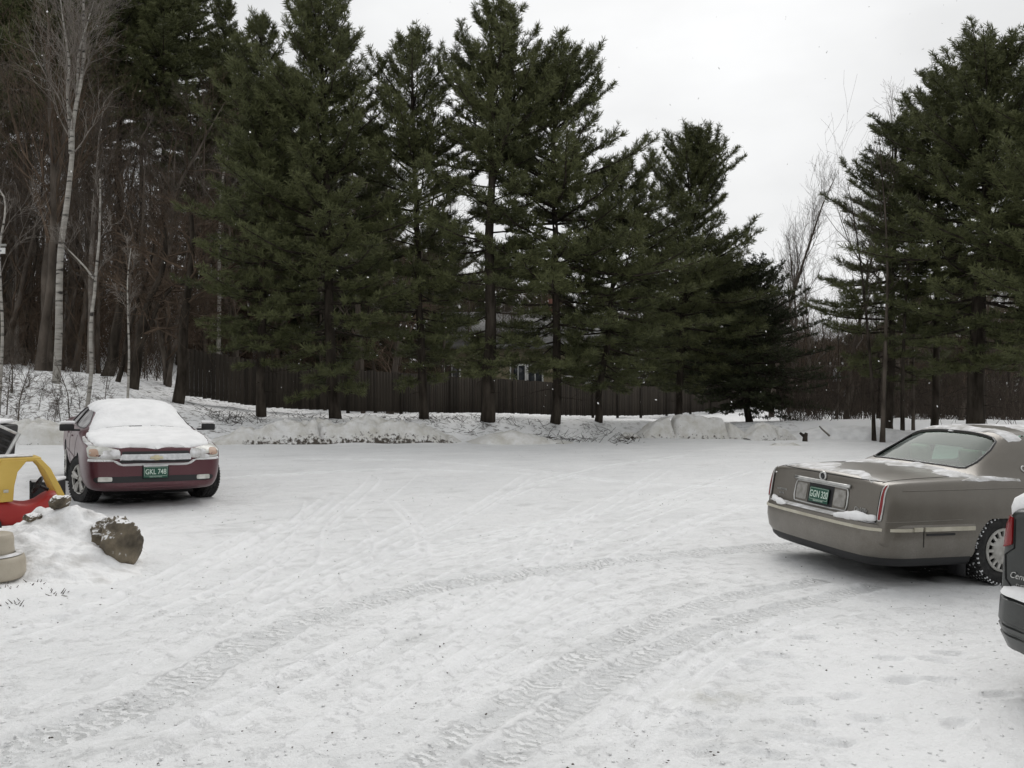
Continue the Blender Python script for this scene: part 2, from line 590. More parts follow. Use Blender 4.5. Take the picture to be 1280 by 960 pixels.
    fans = [[(-60, 870), (120, 800), (300, 700), (420, 640), (480, 590)], [(-60, 930), (200, 830), (400, 720), (560, 640), (640, 590)], [(100, 990), (330, 850), (520, 740), (700, 650), (800, 590)],
            [(260, 1000), (450, 870), (620, 760), (800, 670), (930, 620)], [(-60, 850), (100, 790), (230, 740), (330, 690), (372, 650)], [(-40, 990), (200, 880), (400, 770), (600, 690), (860, 640)],
            [(330, 1000), (520, 860), (700, 740), (900, 700), (1010, 690)], [(700, 1000), (790, 900), (880, 830), (990, 780), (1120, 750)], [(420, 1000), (560, 880), (720, 790), (860, 742), (1000, 715)],
            [(0, 830), (160, 770), (300, 690), (400, 610), (420, 580)], [(60, 1000), (260, 880), (430, 790), (560, 735), (700, 690)], [(190, 1000), (380, 900), (520, 800), (640, 720), (690, 640)]]
    for f in fans:
        for k in range(3):
            ox, oy = tr_.uniform(-60, 60), tr_.uniform(-14, 14)
            a_, b_ = tr_.uniform(0, .35), tr_.uniform(.6, 1)
            line([(x + ox, y + oy) for x, y in f], tr_.choice([.05, .17, .2, .22]), tr_.uniform(.006, .014) , 0, 0, tr_.uniform(.008, .018), (a_, b_))
    # footprints on the untouched snow at right and left of the boulder
    fr = random.Random(3)
    feet = [(975, 822), (1115, 825), (1145, 850), (1180, 852), (1000, 878), (1010, 905), (905, 870), (900, 905), (985, 925), (955, 945), (1200, 905), (940, 830), (1060, 872), (1190, 820),
            (1128, 852), (1170, 828), (1090, 900), (890, 940), (1040, 930), (1010, 800), (1250, 870), (870, 895), (880, 920)]
    for a, b in feet:
        p = gpt(a, b)
        an = fr.uniform(-.6, .6)
        m = ((X - p.x) * math.cos(an) + (Y - p.y) * math.sin(an)) / .13
        n = (-(X - p.x) * math.sin(an) + (Y - p.y) * math.cos(an)) / .055
        q = m * m + n * n
        Z -= .028 * np.exp(-q * q) - .008 * np.exp(-(q - 1.6) ** 2)
    for _ in range(170):
        a, b = fr.uniform(20, 560), fr.uniform(640, 780)
        if b < 640 + (a - 200) * -.2:
            continue
        p = gpt(a, b)
        sl = (np.abs(X[0] - p.x) < .4).nonzero()[0], (np.abs(Y[:, 0] - p.y) < .4).nonzero()[0]
        if not len(sl[0]) or not len(sl[1]):
            continue
        sy, sx = slice(sl[1][0], sl[1][-1] + 1), slice(sl[0][0], sl[0][-1] + 1)
        r = fr.uniform(.05, .12)
        q = ((X[sy, sx] - p.x) / r) ** 2 + ((Y[sy, sx] - p.y) / r) ** 2
        Z[sy, sx] += fr.uniform(-.02, .018) * np.exp(-q)
    # dirty spot, lower middle
    p = gpt(890, 868)
    dirt = np.maximum(dirt, .0)
    spot = np.exp(-(((X - p.x) / .22) ** 2 + ((Y - p.y) / .16) ** 2))
    bare = np.zeros_like(Z)  # dark ground under the cars: snow-free gravel that also paints in their shadow
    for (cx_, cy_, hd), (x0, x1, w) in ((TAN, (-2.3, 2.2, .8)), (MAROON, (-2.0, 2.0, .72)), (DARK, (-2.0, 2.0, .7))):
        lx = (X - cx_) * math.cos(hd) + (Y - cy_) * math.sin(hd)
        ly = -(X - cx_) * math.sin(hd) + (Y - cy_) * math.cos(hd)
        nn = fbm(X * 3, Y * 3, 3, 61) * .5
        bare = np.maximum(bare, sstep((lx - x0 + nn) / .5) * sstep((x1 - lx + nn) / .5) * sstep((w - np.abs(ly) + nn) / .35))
    litter = sstep((Y - e - .2) / 1.5) * (1 - sstep((Y - e - 18) / 10)) * (X < 11) * np.clip(.35 + .65 * sstep((-X) / 1) + .3, 0, 1)
    mb = MB()
    ny, nx = X.shape
    I = np.arange(ny * nx).reshape(ny, nx)
    Q = np.stack([I[:-1, :-1], I[:-1, 1:], I[1:, 1:], I[1:, :-1]], -1).reshape(-1, 4)
    mb.add(np.stack([X, Y, Z], -1).reshape(-1, 3), Q)
    o = mb.build('ground', M['ground'], None, True)
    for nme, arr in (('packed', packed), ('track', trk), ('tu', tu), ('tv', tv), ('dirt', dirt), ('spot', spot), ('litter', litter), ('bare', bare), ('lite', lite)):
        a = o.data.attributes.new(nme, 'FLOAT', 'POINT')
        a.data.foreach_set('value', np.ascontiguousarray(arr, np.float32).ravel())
    o['kind'] = 'structure'
    return o


def ground_mat():
    m, nt, p = nodes('snowy_ground')
    tc = N(nt, 'ShaderNodeTexCoord')

    def attr(n):
        return N(nt, 'ShaderNodeAttribute', attribute_name=n).outputs['Fac']

    def noise(scale, detail=5, rough=.6, vec=None, dist=0):
        n = N(nt, 'ShaderNodeTexNoise'); n.inputs['Scale'].default_value = scale; n.inputs['Detail'].default_value = detail
        n.inputs['Roughness'].default_value = rough; n.inputs['Distortion'].default_value = dist
        L(nt, vec or tc.outputs['Object'], n.inputs['Vector'])
        return n.outputs['Fac']

    def rng(v, a, b, c=0.0, d=1.0):
        n = N(nt, 'ShaderNodeMapRange'); L(nt, v, n.inputs[0])
        for k, x in zip((1, 2, 3, 4), (a, b, c, d)):
            n.inputs[k].default_value = x
        return n.outputs[0]

    def op(o, a, b=None):
        n = N(nt, 'ShaderNodeMath', operation=o)
        for k, x in enumerate((a, b)):
            if x is None:
                continue
            if isinstance(x, (int, float)):
                n.inputs[k].default_value = x
            else:
                L(nt, x, n.inputs[k])
        return n.outputs[0]

    def mix(f, a, b):
        n = N(nt, 'ShaderNodeMix', data_type='RGBA')
        L(nt, f, n.inputs['Factor'])
        for k, x in (('A', a), ('B', b)):
            if isinstance(x, tuple):
                n.inputs[k].default_value = (*x, 1)
            else:
                L(nt, x, n.inputs[k])
        return n.outputs['Result']
    # drive direction: stretched coordinates
    m0 = N(nt, 'ShaderNodeMapping'); m0.inputs['Rotation'].default_value = (0, 0, R(-34))
    L(nt, tc.outputs['Object'], m0.inputs[0])
    mp = N(nt, 'ShaderNodeMapping'); mp.inputs['Scale'].default_value = (.5, 1.5, 1)
    L(nt, m0.outputs[0], mp.inputs[0])
    me_ = N(nt, 'ShaderNodeMapping'); me_.inputs['Scale'].default_value = (2.2, 4.2, 4)
    L(nt, m0.outputs[0], me_.inputs[0])
    streak = noise(1.1, 6, .6, mp.outputs[0], .4)
    broad = noise(.45, 4)
    packed = attr('packed')
    pk = op('MULTIPLY', packed, rng(op('ADD', op('MULTIPLY', streak, .6), op('MULTIPLY', broad, .4)), .38, .6))
    col = mix(pk, (.86, .864, .866), (.765, .772, .775))
    tra = attr('track')
    flk = rng(noise(9, 7, .8, me_.outputs[0], .2), .52, .6)
    col = mix(op('MULTIPLY', packed, op('MULTIPLY', op('MULTIPLY', flk, op('SUBTRACT', 1.0, op('MULTIPLY', tra, .8))), .17)), col, (.47, .475, .465))
    flw = rng(noise(7, 7, .8, m0.outputs[0], .2), .55, .62)
    col = mix(op('MULTIPLY', packed, op('MULTIPLY', flw, .36)), col, (.88, .88, .875))
    fine = rng(noise(34, 5, .75), .3, .7)
    col = mix(op('MULTIPLY', packed, op('MULTIPLY', fine, .28)), col, (.48, .485, .475))
    ice = op('MULTIPLY', packed, rng(noise(1.7, 6, .65, mp.outputs[0], .8), .56, .68))
    col = mix(op('MULTIPLY', ice, .75), col, (.6, .607, .602))
    crust = rng(noise(2.2, 8, .75, me_.outputs[0], .6), .42, .6)
    col = mix(op('MULTIPLY', packed, op('MULTIPLY', crust, .22)), col, (.86, .862, .858))
    pit = op('MULTIPLY', packed, rng(noise(3.2, 6, .7, me_.outputs[0], .3), .6, .7))
    col = mix(op('MULTIPLY', pit, .2), col, (.46, .465, .46))
    col = mix(op('MULTIPLY', attr('lite'), .95), col, (.86, .865, .87))
    # tread print
    tr, tu, tv = attr('track'), attr('tu'), attr('tv')
    chev = op('ADD', op('MULTIPLY', tv, 1 / .075), op('MULTIPLY', op('ABSOLUTE', op('SUBTRACT', op('ABSOLUTE', tu), .06)), 7))
    wob = op('ADD', chev, op('MULTIPLY', noise(6, 4, .7), 3.2))
    tri = op('ABSOLUTE', op('SUBTRACT', op('FRACT', wob), .5))
    blk = op('MULTIPLY', rng(tri, .17, .3), tr)
    brk = rng(noise(4, 6, .75), .42, .56)
    blk = op('MULTIPLY', blk, brk)
    col = mix(op('MULTIPLY', tr, op('MULTIPLY', op('SUBTRACT', 1.0, brk), .35)), col, (.5, .51, .515))
    dk_ = op('MULTIPLY', tr, op('SUBTRACT', 1.0, rng(tri, .17, .3)))
    col = mix(op('MULTIPLY', op('MULTIPLY', dk_, brk), .62), col, (.4, .405, .4))
    col = mix(op('MULTIPLY', blk, .5), col, (.87, .872, .87))
    # gravel showing through the tracks, grit everywhere on the packed snow
    g = rng(noise(26, 4, .6), .60, .66)
    patch = rng(noise(1.3, 4, .6), .5, .64)
    dr = op('MULTIPLY', op('MULTIPLY', g, patch), attr('dirt'))
    col = mix(dr, col, (.13, .125, .115))
    grit = op('MULTIPLY', rng(noise(55, 2), .715, .75), op('MULTIPLY', packed, rng(noise(1.1, 4), .4, .62)))
    col = mix(op('MULTIPLY', grit, .6), col, (.2, .19, .17))
    sp = op('MULTIPLY', attr('spot'), rng(noise(7, 5), .35, .65))
    col = mix(op('MULTIPLY', sp, .75), col, (.42, .41, .36))
    li = op('MULTIPLY', attr('litter'), rng(noise(4.5, 8, .75), .52, .6))
    col = mix(op('MULTIPLY', li, .85), col, (.085, .07, .055))
    col = mix(op('MULTIPLY', attr('bare'), rng(noise(5, 6, .7), .25, .45)), col, (.045, .043, .04))  # near-black gravel colour below each car, doubling as painted under-car shadow
    L(nt, col, p.inputs['Base Color'])
    L(nt, rng(ice, 0, 1, .62, .38), p.inputs['Roughness'])
    p.inputs['Specular IOR Level'].default_value = .3
    h = op('ADD', op('MULTIPLY', noise(14, 7, .65), .5), op('MULTIPLY', noise(60, 4), .16))
    h = op('ADD', h, op('MULTIPLY', streak, .25))
    h = op('ADD', h, op('MULTIPLY', op('MULTIPLY', crust, packed), .16))
    h = op('ADD', h, op('MULTIPLY', noise(28, 5, .7), .3))
    h = op('ADD', h, op('MULTIPLY', op('MULTIPLY', flw, packed), .3))
    h = op('ADD', h, op('MULTIPLY', blk, .6))
    b = N(nt, 'ShaderNodeBump'); b.inputs['Strength'].default_value = .62; b.inputs['Distance'].default_value = .033
    L(nt, h, b.inputs['Height']); L(nt, b.outputs[0], p.inputs['Normal'])
    return m


M['ground'] = ground_mat()
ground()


# ------------------------------------------------------------------ ploughed snow banks
def berm_mat():
    m, nt, p = nodes('ploughed_snow')
    tc = N(nt, 'ShaderNodeTexCoord')
    n1 = N(nt, 'ShaderNodeTexNoise'); n1.inputs['Scale'].default_value = 2.2; n1.inputs['Detail'].default_value = 8; n1.inputs['Roughness'].default_value = .7
    n2 = N(nt, 'ShaderNodeTexNoise'); n2.inputs['Scale'].default_value = 9; n2.inputs['Detail'].default_value = 6; n2.inputs['Roughness'].default_value = .7
    for n in (n1, n2):
        L(nt, tc.outputs['Object'], n.inputs['Vector'])
    a = N(nt, 'ShaderNodeAttribute', attribute_name='tone')
    r1 = N(nt, 'ShaderNodeValToRGB'); e = r1.color_ramp.elements
    e[0].position = .38; e[0].color = (.78, .775, .76, 1); e[1].position = .66; e[1].color = (.56, .54, .485, 1)
    L(nt, n1.outputs['Fac'], r1.inputs[0])
    ad = N(nt, 'ShaderNodeMath', operation='MULTIPLY_ADD'); L(nt, a.outputs['Fac'], ad.inputs[0]); ad.inputs[1].default_value = .3; L(nt, n2.outputs['Fac'], ad.inputs[2])
    mr = N(nt, 'ShaderNodeMapRange'); L(nt, ad.outputs[0], mr.inputs[0]); mr.inputs[1].default_value = .68; mr.inputs[2].default_value = .76
    mx = N(nt, 'ShaderNodeMix', data_type='RGBA'); L(nt, mr.outputs[0], mx.inputs['Factor']); L(nt, r1.outputs[0], mx.inputs['A']); mx.inputs['B'].default_value = (.07, .058, .045, 1)
    L(nt, mx.outputs['Result'], p.inputs['Base Color'])
    p.inputs['Roughness'].default_value = .7
    b = N(nt, 'ShaderNodeBump'); b.inputs['Strength'].default_value = .9; b.inputs['Distance'].default_value = .05
    L(nt, n2.outputs['Fac'], b.inputs['Height']); L(nt, b.outputs[0], p.inputs['Normal'])
    return m


M['berm'] = berm_mat()


def berm(name, label, path, hts, width, seed, lump=.35, dirt=1.0, cracks=(), mat='berm'):
    P = smooth_line(path, .05)
    s = np.concatenate([[0], np.cumsum(np.linalg.norm(P[1:] - P[:-1], axis=1))])
    hh = np.interp(s / s[-1], np.linspace(0, 1, len(hts)), hts)
    T = np.gradient(P, axis=0); T /= np.linalg.norm(T, axis=1)[:, None]
    Nn = np.stack([-T[:, 1], T[:, 0]], 1)
    K = 30
    c = np.linspace(-1, 1, K)
    S, C = np.meshgrid(s, c, indexing='ij')
    wn = 1 + .35 * fbm(S * 1.1, C * 0, 2, seed + 3)
    off = C * width * .5 * wn
    X = P[:, None, 0] + Nn[:, None, 0] * off
    Y = P[:, None, 1] + Nn[:, None, 1] * off
    prof = np.maximum(0, 1 - np.abs(C) ** 3.2)
    h = hh[:, None] * prof
    n = fbm(S * 1.6 + seed, C * 1.5, 3, seed) * 2 * lump + fbm(S * 5, C * 4, 3, seed + 7) * lump * .9
    rid = np.abs(fbm(S * 2.3 + seed * 3, C * 2.2, 3, seed + 11)) * 2 + np.abs(fbm(S * 6 + seed * 3, C * 4, 2, seed + 13))
    h = h * (1 + n) * (1 - lump * .9 * np.clip(.55 - rid * 2.2, 0, .55)) 
    for k in cracks:
        h = h * (1 - .75 * np.exp(-((S - k * s[-1]) / .07) ** 2))
    base = gz0(X, Y) - .06
    Z = base + h
    # lumps also push the viewer-side face in and out
    X2 = X; Y2 = Y + fbm(S * 4, C * 3 + 9, 3, seed + 5) * .2 * prof
    tone = np.clip(1 - h / (hh[:, None] + .05) * 1.4, 0, 1) * dirt * np.clip(hh[:, None] / .45, 0, 1)
    mb = MB()
    I = np.arange(S.size).reshape(S.shape)
    Q = np.stack([I[:-1, :-1], I[1:, :-1], I[1:, 1:], I[:-1, 1:]], -1).reshape(-1, 4)
    mb.add(np.stack([X2, Y2, Z], -1).reshape(-1, 3), Q, 0, tone.ravel() + 1e-4)
    o = mb.build(name, M[mat], None, True)
    return tag(o, label, 'snowbank')


def gxy(px, d):
    return ((px - CX) / F_PX * d, d)


berm('snowbank', 'long low dirty ploughed snowbank at the foot of the pine row', [gxy(262, 22.6), gxy(340, 23.6), gxy(430, 24.6), gxy(520, 25.4), gxy(565, 26.2)], [.08, .45, .5, .66, .5, .74, .62, .5, .08], 1.15, 3, .42, 1.0, (.41, .93))
berm('snowbank', 'low smooth white snow heap with dark bits in front of the middle pines', [gxy(585, 25.4), gxy(625, 25.6), gxy(660, 25.8), gxy(705, 26.6)], [.06, .28, .38, .32, .14, .1], 1.5, 8, .16, .15)
berm('snowbank', 'tall blocky grey-white ploughed snowbank right of the pine row, behind the lot', [gxy(797, 29.6), gxy(850, 30.0), gxy(900, 30.3), gxy(932, 30.6)], [.1, .62, .74, .78, .8, .7, .74, .5, .15], 1.1, 13, .16, .55, (.3, .78))
berm('snowbank', 'small tapering dirty snowbank at the right end of the tall blocky bank', [gxy(930, 29.9), gxy(955, 30.2), gxy(985, 31)], [.1, .5, .62, .55, .4, .12], 1.0, 17, .25, .7, (.5,))
berm('snowbank', 'knee-high lumpy white snowbank behind the maroon car and the black bin', [gxy(-90, 21), gxy(-20, 21.2), gxy(40, 21.4), gxy(95, 21.8), gxy(120, 22)], [.4, .6, .52, .6, .5, .3], 1.3, 23, .35, .35)
berm('snow_chunk', 'small dark earthy snow chunk left of the tall blocky snowbank', [gxy(772, 29.2), gxy(784, 29.2), gxy(800, 29.3)], [.06, .26, .24, .05], .6, 29, .3, 2.2)['category'] = 'snow chunk'
berm('snow_chunk', 'loose crumbled snow lying in front of the small tapering snowbank', [gxy(960, 27.2), gxy(980, 27.3), gxy(1000, 27.6)], [.04, .14, .1, .12, .04], .6, 33, .6, .1)['category'] = 'snow chunk'
berm('snowbank', 'smooth white snow ridge behind the tan sedan at the lot edge', [gxy(985, 32.5), gxy(1040, 32.2), gxy(1100, 32), gxy(1200, 31)], [.1, .45, .5, .45, .4, .3], 2.0, 37, .12, .05, mat='snow')

# ------------------------------------------------------------------ trees
def seg_tubes(mb, P0, P1, R0, R1, k=3, tone=None, mi=0):
    P0, P1 = np.asarray(P0, float), np.asarray(P1, float)
    R0, R1 = np.asarray(R0, float), np.asarray(R1, float)
    d = P1 - P0
    d /= np.maximum(np.linalg.norm(d, axis=1), 1e-9)[:, None]
    ref = np.where(np.abs(d[:, 2:3]) > .9, np.array([[1., 0, 0]]), np.array([[0, 0, 1.]]))
    a = np.cross(d, ref); a /= np.linalg.norm(a, axis=1)[:, None]
    b = np.cross(d, a)
    n = len(P0)
    t = np.arange(k) * 2 * math.pi / k
    ring = a[:, None, :] * np.cos(t)[None, :, None] + b[:, None, :] * np.sin(t)[None, :, None]
    V = np.concatenate([P0[:, None] + ring * R0[:, None, None], P1[:, None] + ring * R1[:, None, None]], 1).reshape(-1, 3)
    base = (np.arange(n) * 2 * k)[:, None]
    j = np.arange(k); j2 = (j + 1) % k
    Q = np.stack([base + j, base + j2, base + k + j2, base + k + j], -1).reshape(-1, 4)
    mb.add(V, Q, mi, None if tone is None else np.repeat(tone, 2 * k))


def tuft_mesh(mb, P, D, S, rng, blades=11, width=.02, spread=(18, 75), tone=None, droop=0.0):
    """a tuft = a cone of thin needle-bundle blades round a direction"""
    n = len(P)
    P = np.repeat(P, blades, 0); D = np.repeat(D, blades, 0); S = np.repeat(S, blades)
    m = n * blades
    a = np.radians(rng.uniform(spread[0], spread[1], m))
    r = rng.normal(size=(m, 3)); r -= D * (r * D).sum(1)[:, None]; r /= np.linalg.norm(r, axis=1)[:, None]
    dirs = D * np.cos(a)[:, None] + r * np.sin(a)[:, None]
    dirs[:, 2] -= droop
    ln = S * rng.uniform(.7, 1.2, m)
    side = np.cross(dirs, rng.normal(size=(m, 3))); side /= np.linalg.norm(side, axis=1)[:, None]
    base = P - D * (S * rng.uniform(0, .6, m))[:, None]
    w = width * rng.uniform(.7, 1.3, m)
    V = np.stack([base - side * (w * .35)[:, None], base + side * (w * .35)[:, None],
                  base + dirs * (ln * .6)[:, None] + side * (w * .5)[:, None],
                  base + dirs * ln[:, None],
                  base + dirs * (ln * .6)[:, None] - side * (w * .5)[:, None]], 1).reshape(-1, 3)
    b = (np.arange(m) * 5)[:, None]
    F5 = (b + np.arange(5)[None]).reshape(-1, 5)
    tn = None
    if tone is not None:
        tn = np.repeat(np.repeat(tone, blades), 5)
    mb.add(V, F5, 0, tn)


def pine_mesh(seed, H, base, Rmax, r0, peak=.25, fork=None, droop=-6, topup=52, gap=.5, nb=5.5, tuft=.15, blades=11, width=.021, dens=1.0, lean=(0, 0), irregular=.35, side_bias=None, thin=0.0, low=None, trunk_end=.98):
    """a white pine: whorls of limbs along a tapering trunk, flat sprays of needle tufts on the outer limbs. Returns (trunk MB, crown MB)"""
    rng = np.random.RandomState(seed)
    tr, cr = MB(), MB()
    npt = 16
    zs = np.linspace(-.3, H * trunk_end, npt)
    wob = np.cumsum(rng.normal(0, .035, (npt, 2)), 0); wob -= wob[0]
    tp = np.stack([wob[:, 0] + lean[0] * zs / H, wob[:, 1] + lean[1] * zs / H, zs], 1)
    rad = r0 * np.clip(1 - zs / H, 0, 1) ** .8 * (1 + .22 * np.exp(-np.maximum(zs, 0) / .3)) + .012
    stems = [(tp, 0, H, rad)]
    tr.tube(tp, list(rad), 9)
    if fork:
        fz, dx, dy, fh = fork
        f0 = np.array([np.interp(fz, zs, tp[:, 0]), np.interp(fz, zs, tp[:, 1]), fz])
        fp = [f0 + np.array([dx * (1 - (1 - t) ** 2.2), dy * (1 - (1 - t) ** 2.2), t * (fh - fz)]) for t in np.linspace(0, 1, 9)]
        fr = np.linspace(np.interp(fz, zs, rad) * .75, .015, 9)
        tr.tube(fp, list(fr), 8)
        stems.append((np.array(fp), fz, fh, fr))
    TP, TD, TS, TT = [], [], [], []
    S0, S1, SR0, SR1 = [], [], [], []

    def seg(a, b, ra, rb):
        S0.append(a); S1.append(b); SR0.append(ra); SR1.append(rb)

    # bare dead sticks on the lower trunk
    zb = .9
    while zb < base + 1.0:
        az = rng.uniform(0, 6.28); l = rng.uniform(.5, 1.9) * min(1, zb / 2.5 + .3)
        p = np.array([np.interp(zb, zs, tp[:, 0]), np.interp(zb, zs, tp[:, 1]), zb])
        d = np.array([math.cos(az), math.sin(az), rng.uniform(-.25, .25)])
        r = .018
        for k in range(4):
            q = p + d * l / 4
            seg(p, q, r, r * .75); r *= .75
            if rng.rand() < .6:
                e = d + rng.normal(0, .6, 3); seg(q, q + e * l * .16, r * .6, .003)
            p = q; d = d + rng.normal(0, .12, 3)
        zb += rng.uniform(.12, .4)
    for path, z0, zt, _ in stems:
        z = max(base, z0 + .6)
        while z < zt - .15:
            t = (z - base) / (H - base)
            pr = (max(t, 0.03) / peak) ** .4 if t < peak else ((1 - t) / (1 - peak)) ** .52
            Rw = Rmax * max(.07, pr) * (1 + irregular * float(np.clip(rng.normal(), -1.6, 1.0)) * .5)
            if fork:
                Rw *= .8
            c = np.array([np.interp(z, path[:, 2], path[:, 0]), np.interp(z, path[:, 2], path[:, 1]), z])
            n = max(3, int(rng.normal(nb, 1)))
            a0 = rng.uniform(0, 6.28)
            for k in range(n):
                if rng.rand() < thin:
                    continue
                az = a0 + 6.283 * k / n + rng.normal(0, .25)
                Lb = Rw * rng.uniform(.62, 1.08)
                if side_bias:
                    Lb *= 1 + side_bias[1] * math.cos(az - side_bias[0])
                Lb = max(.25, Lb * (1 if t < .45 else rng.uniform(.8, 1.0)))
                el = R(droop + (topup - droop) * max(0, t) ** 1.25 + rng.normal(0, 7))
                curl = R(rng.uniform(10, 30))
                d0 = np.array([math.cos(az), math.sin(az)])
                p = c + np.array([0, 0, rng.normal(0, .08)])
                m = max(4, int(Lb / .3))
                rb = .008 + .011 * Lb
                pts, dirs = [p], []
                for i in range(m):
                    s = i / m
                    e = el - R(8) * (s < .5) * (t < .5) + curl * s * s
                    az += rng.normal(0, .05)
                    dv = np.array([math.cos(az) * math.cos(e), math.sin(az) * math.cos(e), math.sin(e)])
                    q = pts[-1] + dv * Lb / m
                    seg(pts[-1], q, rb * (1 - .8 * s), rb * (1 - .8 * (i + 1) / m))
                    pts.append(q); dirs.append(dv)
                pts = np.array(pts)
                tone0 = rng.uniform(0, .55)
                # side sprays
                step = .16 / dens
                nsp = int(Lb * (.78 if t < .5 else .9) / step)
                for i in range(nsp):
                    s = 1 - (i + rng.rand()) / max(1, nsp) * (.78 if t < .5 else .9)
                    f = s * m
                    i0 = min(m - 1, int(f))
                    p0 = pts[i0] + (pts[i0 + 1] - pts[i0]) * (f - i0)
                    dv = dirs[i0]
                    sg = 1 if i % 2 else -1
                    an = sg * R(rng.uniform(30, 68))
                    h = np.array([dv[0] * math.cos(an) - dv[1] * math.sin(an), dv[0] * math.sin(an) + dv[1] * math.cos(an), dv[2] * .6 + rng.uniform(.02, .4)])
                    h /= np.linalg.norm(h)
                    l = (.34 * Lb * (1 - s) + .16 + .10 * rng.rand()) * rng.uniform(.6, 1.15)
                    l = min(l, 1.1)
                    q = p0 + h * l
                    seg(p0, q, .006, .003)
                    nt_ = max(1, int(l / .095))
                    for j in range(nt_):
                        u = (j + 1) / nt_
                        if u < .3 and l > .5:
                            continue
                        TP.append(p0 + h * l * u + rng.normal(0, .025, 3))
                        e = h + np.array([0, 0, rng.uniform(.1, .7) + .6 * max(0, t)]) + rng.normal(0, .28, 3)
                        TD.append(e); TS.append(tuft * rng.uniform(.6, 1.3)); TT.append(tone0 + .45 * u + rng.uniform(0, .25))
                for j in range(3):
                    TP.append(pts[-1] - dirs[-1] * .1 * j); TD.append(dirs[-1] + np.array([0, 0, .25]) + rng.normal(0, .2, 3)); TS.append(tuft * 1.15); TT.append(tone0 + .6)
            z += gap * rng.uniform(.7, 1.25) * (1 - .35 * max(0, t))
        # leader
        tip = path[-1]
        for j in range(10):
            TP.append(tip - np.array([0, 0, .11 * j])); TD.append(np.array([0, 0, 1.]) + rng.normal(0, .35, 3)); TS.append(tuft); TT.append(.5)
    P = np.array(TP); D = np.array(TD); D /= np.linalg.norm(D, axis=1)[:, None]
    tuft_mesh(cr, P, D, np.array(TS), rng, blades, width, tone=np.array(TT))
    seg_tubes(tr, S0, S1, SR0, SR1, 4)
    return tr, cr


def put_tree(name, label, cat, meshes, loc, rz=0, scale=1.0, group=None, sz=None):
    t = thing(name, label, cat, loc, rz, group)
    t.scale = (scale, scale, sz or scale)
    for nm, me in meshes:
        link(nm, me, t)
    return t


def pine_parts(tr, cr, needles='needles'):
    a = tr.mesh('trunk', M['pine_bark']); a.polygons.foreach_set('use_smooth', np.ones(len(a.polygons), bool))
    return [('trunk', a), ('crown', cr.mesh('crown', M[needles]))]


# the front row of pines, each one grown for its own place:  px, py of the foot, depth, label, parameters
def near_pine(px, py, d, top_py, label, needles='needles', rz=0.0, name='pine_tree', **kw):
    kw['Rmax'] *= 1.42
    kw['r0'] *= .85
    kw.setdefault('tuft', .19); kw.setdefault('width', .0165); kw.setdefault('blades', 15)
    kw['dens'] = kw.get('dens', 1.0) * 1.15
    kw['thin'] = kw.get('thin', 0) + .09
    kw['topup'] = kw.get('topup', 52) + 3
    kw['gap'] *= .82
    p = at(px, py, d)
    p.z = gz(p.x, p.y)
    H = CAM_H + (HZ - top_py) / F_PX * d - p.z
    m = pine_parts(*pine_mesh(H=H, **kw), needles=needles)
    put_tree(name, label, 'hemlock' if needles != 'needles' else 'pine', m, p, rz, 1.0)
    return m


G = []
G.append(near_pine(327, 523, 29, 28, 'slim pointed pine, leftmost of the front row', seed=1, base=1.9, Rmax=2.1, r0=.17, peak=.3, gap=.5, dens=.9, lean=(-.1, 0)))
G.append(near_pine(420, 523, 29, -6, 'broad dark pine reaching the top of the picture, second in the front row', seed=2, base=1.2, Rmax=2.9, r0=.21, peak=.4, gap=.52, lean=(-.3, 0), nb=6))
G.append(near_pine(530, 525, 29.5, 56, 'narrow pine with a rounded airy top, just left of the tallest forked pine', seed=3, base=1.5, Rmax=2.35, r0=.17, peak=.6, gap=.55, lean=(-.4, .2), thin=.12))
G.append(near_pine(609, 525, 28.8, 8, 'tallest pine of the front row, its trunk forked halfway up against the sky', seed=44, base=1.8, Rmax=3.1, r0=.25, peak=.42, gap=.58, lean=(.25, 0), fork=(7.6, .75, .1, 13.3), thin=.2, nb=5))
G.append(near_pine(693, 527, 30, 66, 'open pine with drooping lower limbs, right of the tallest forked pine', seed=5, base=1.5, Rmax=3.1, r0=.18, peak=.45, gap=.5, droop=-12, lean=(.1, 0), nb=5, thin=.06, side_bias=(0, .1)))
G.append(near_pine(748, 527, 31, 215, 'short pine leaning right, half hidden beside the open drooping pine', seed=6, base=1.4, Rmax=2.6, r0=.14, peak=.45, gap=.46, droop=-10, lean=(.7, 0), nb=5, side_bias=(0, .15)))
G.append(near_pine(848, 520, 36, 178, 'ragged pointed pine, last tall one at the right end of the front row', seed=7, base=1.6, Rmax=3.0, r0=.17, peak=.42, droop=-8, gap=.5, lean=(.5, 0), nb=6, dens=1.0))
G.append(near_pine(938, 519, 38, 330, 'low dense blackish hemlock at the right end of the pine row', 'needles_dark', seed=8, base=.7, Rmax=2.9, r0=.16, peak=.25, gap=.3, nb=8, droop=-14, topup=35, tuft=.11, width=.02, blades=12, name='hemlock_tree', irregular=.2))
G.append(near_pine(1220, 530, 29, 62, 'huge spreading pine with a thick trunk behind the tan sedan', seed=9, base=2.6, Rmax=3.7, r0=.34, peak=.5, gap=.5, nb=6, lean=(.5, 0), droop=-6, dens=.9, irregular=.25))
G.append(near_pine(1112, 528, 33, 150, 'pine with wide level limbs among thin stems, beside the huge spreading pine', seed=10, base=2.0, Rmax=2.7, r0=.17, peak=.42, gap=.55, nb=5, lean=(.35, 0), thin=.1, droop=-8, topup=40))
near_pine(1168, 529, 32, 104, 'slim pine squeezed between the level-limbed pine and the huge spreading pine', seed=15, base=3.6, Rmax=2.5, r0=.15, peak=.6, gap=.5, nb=5.5, lean=(.2, 0), droop=-6)
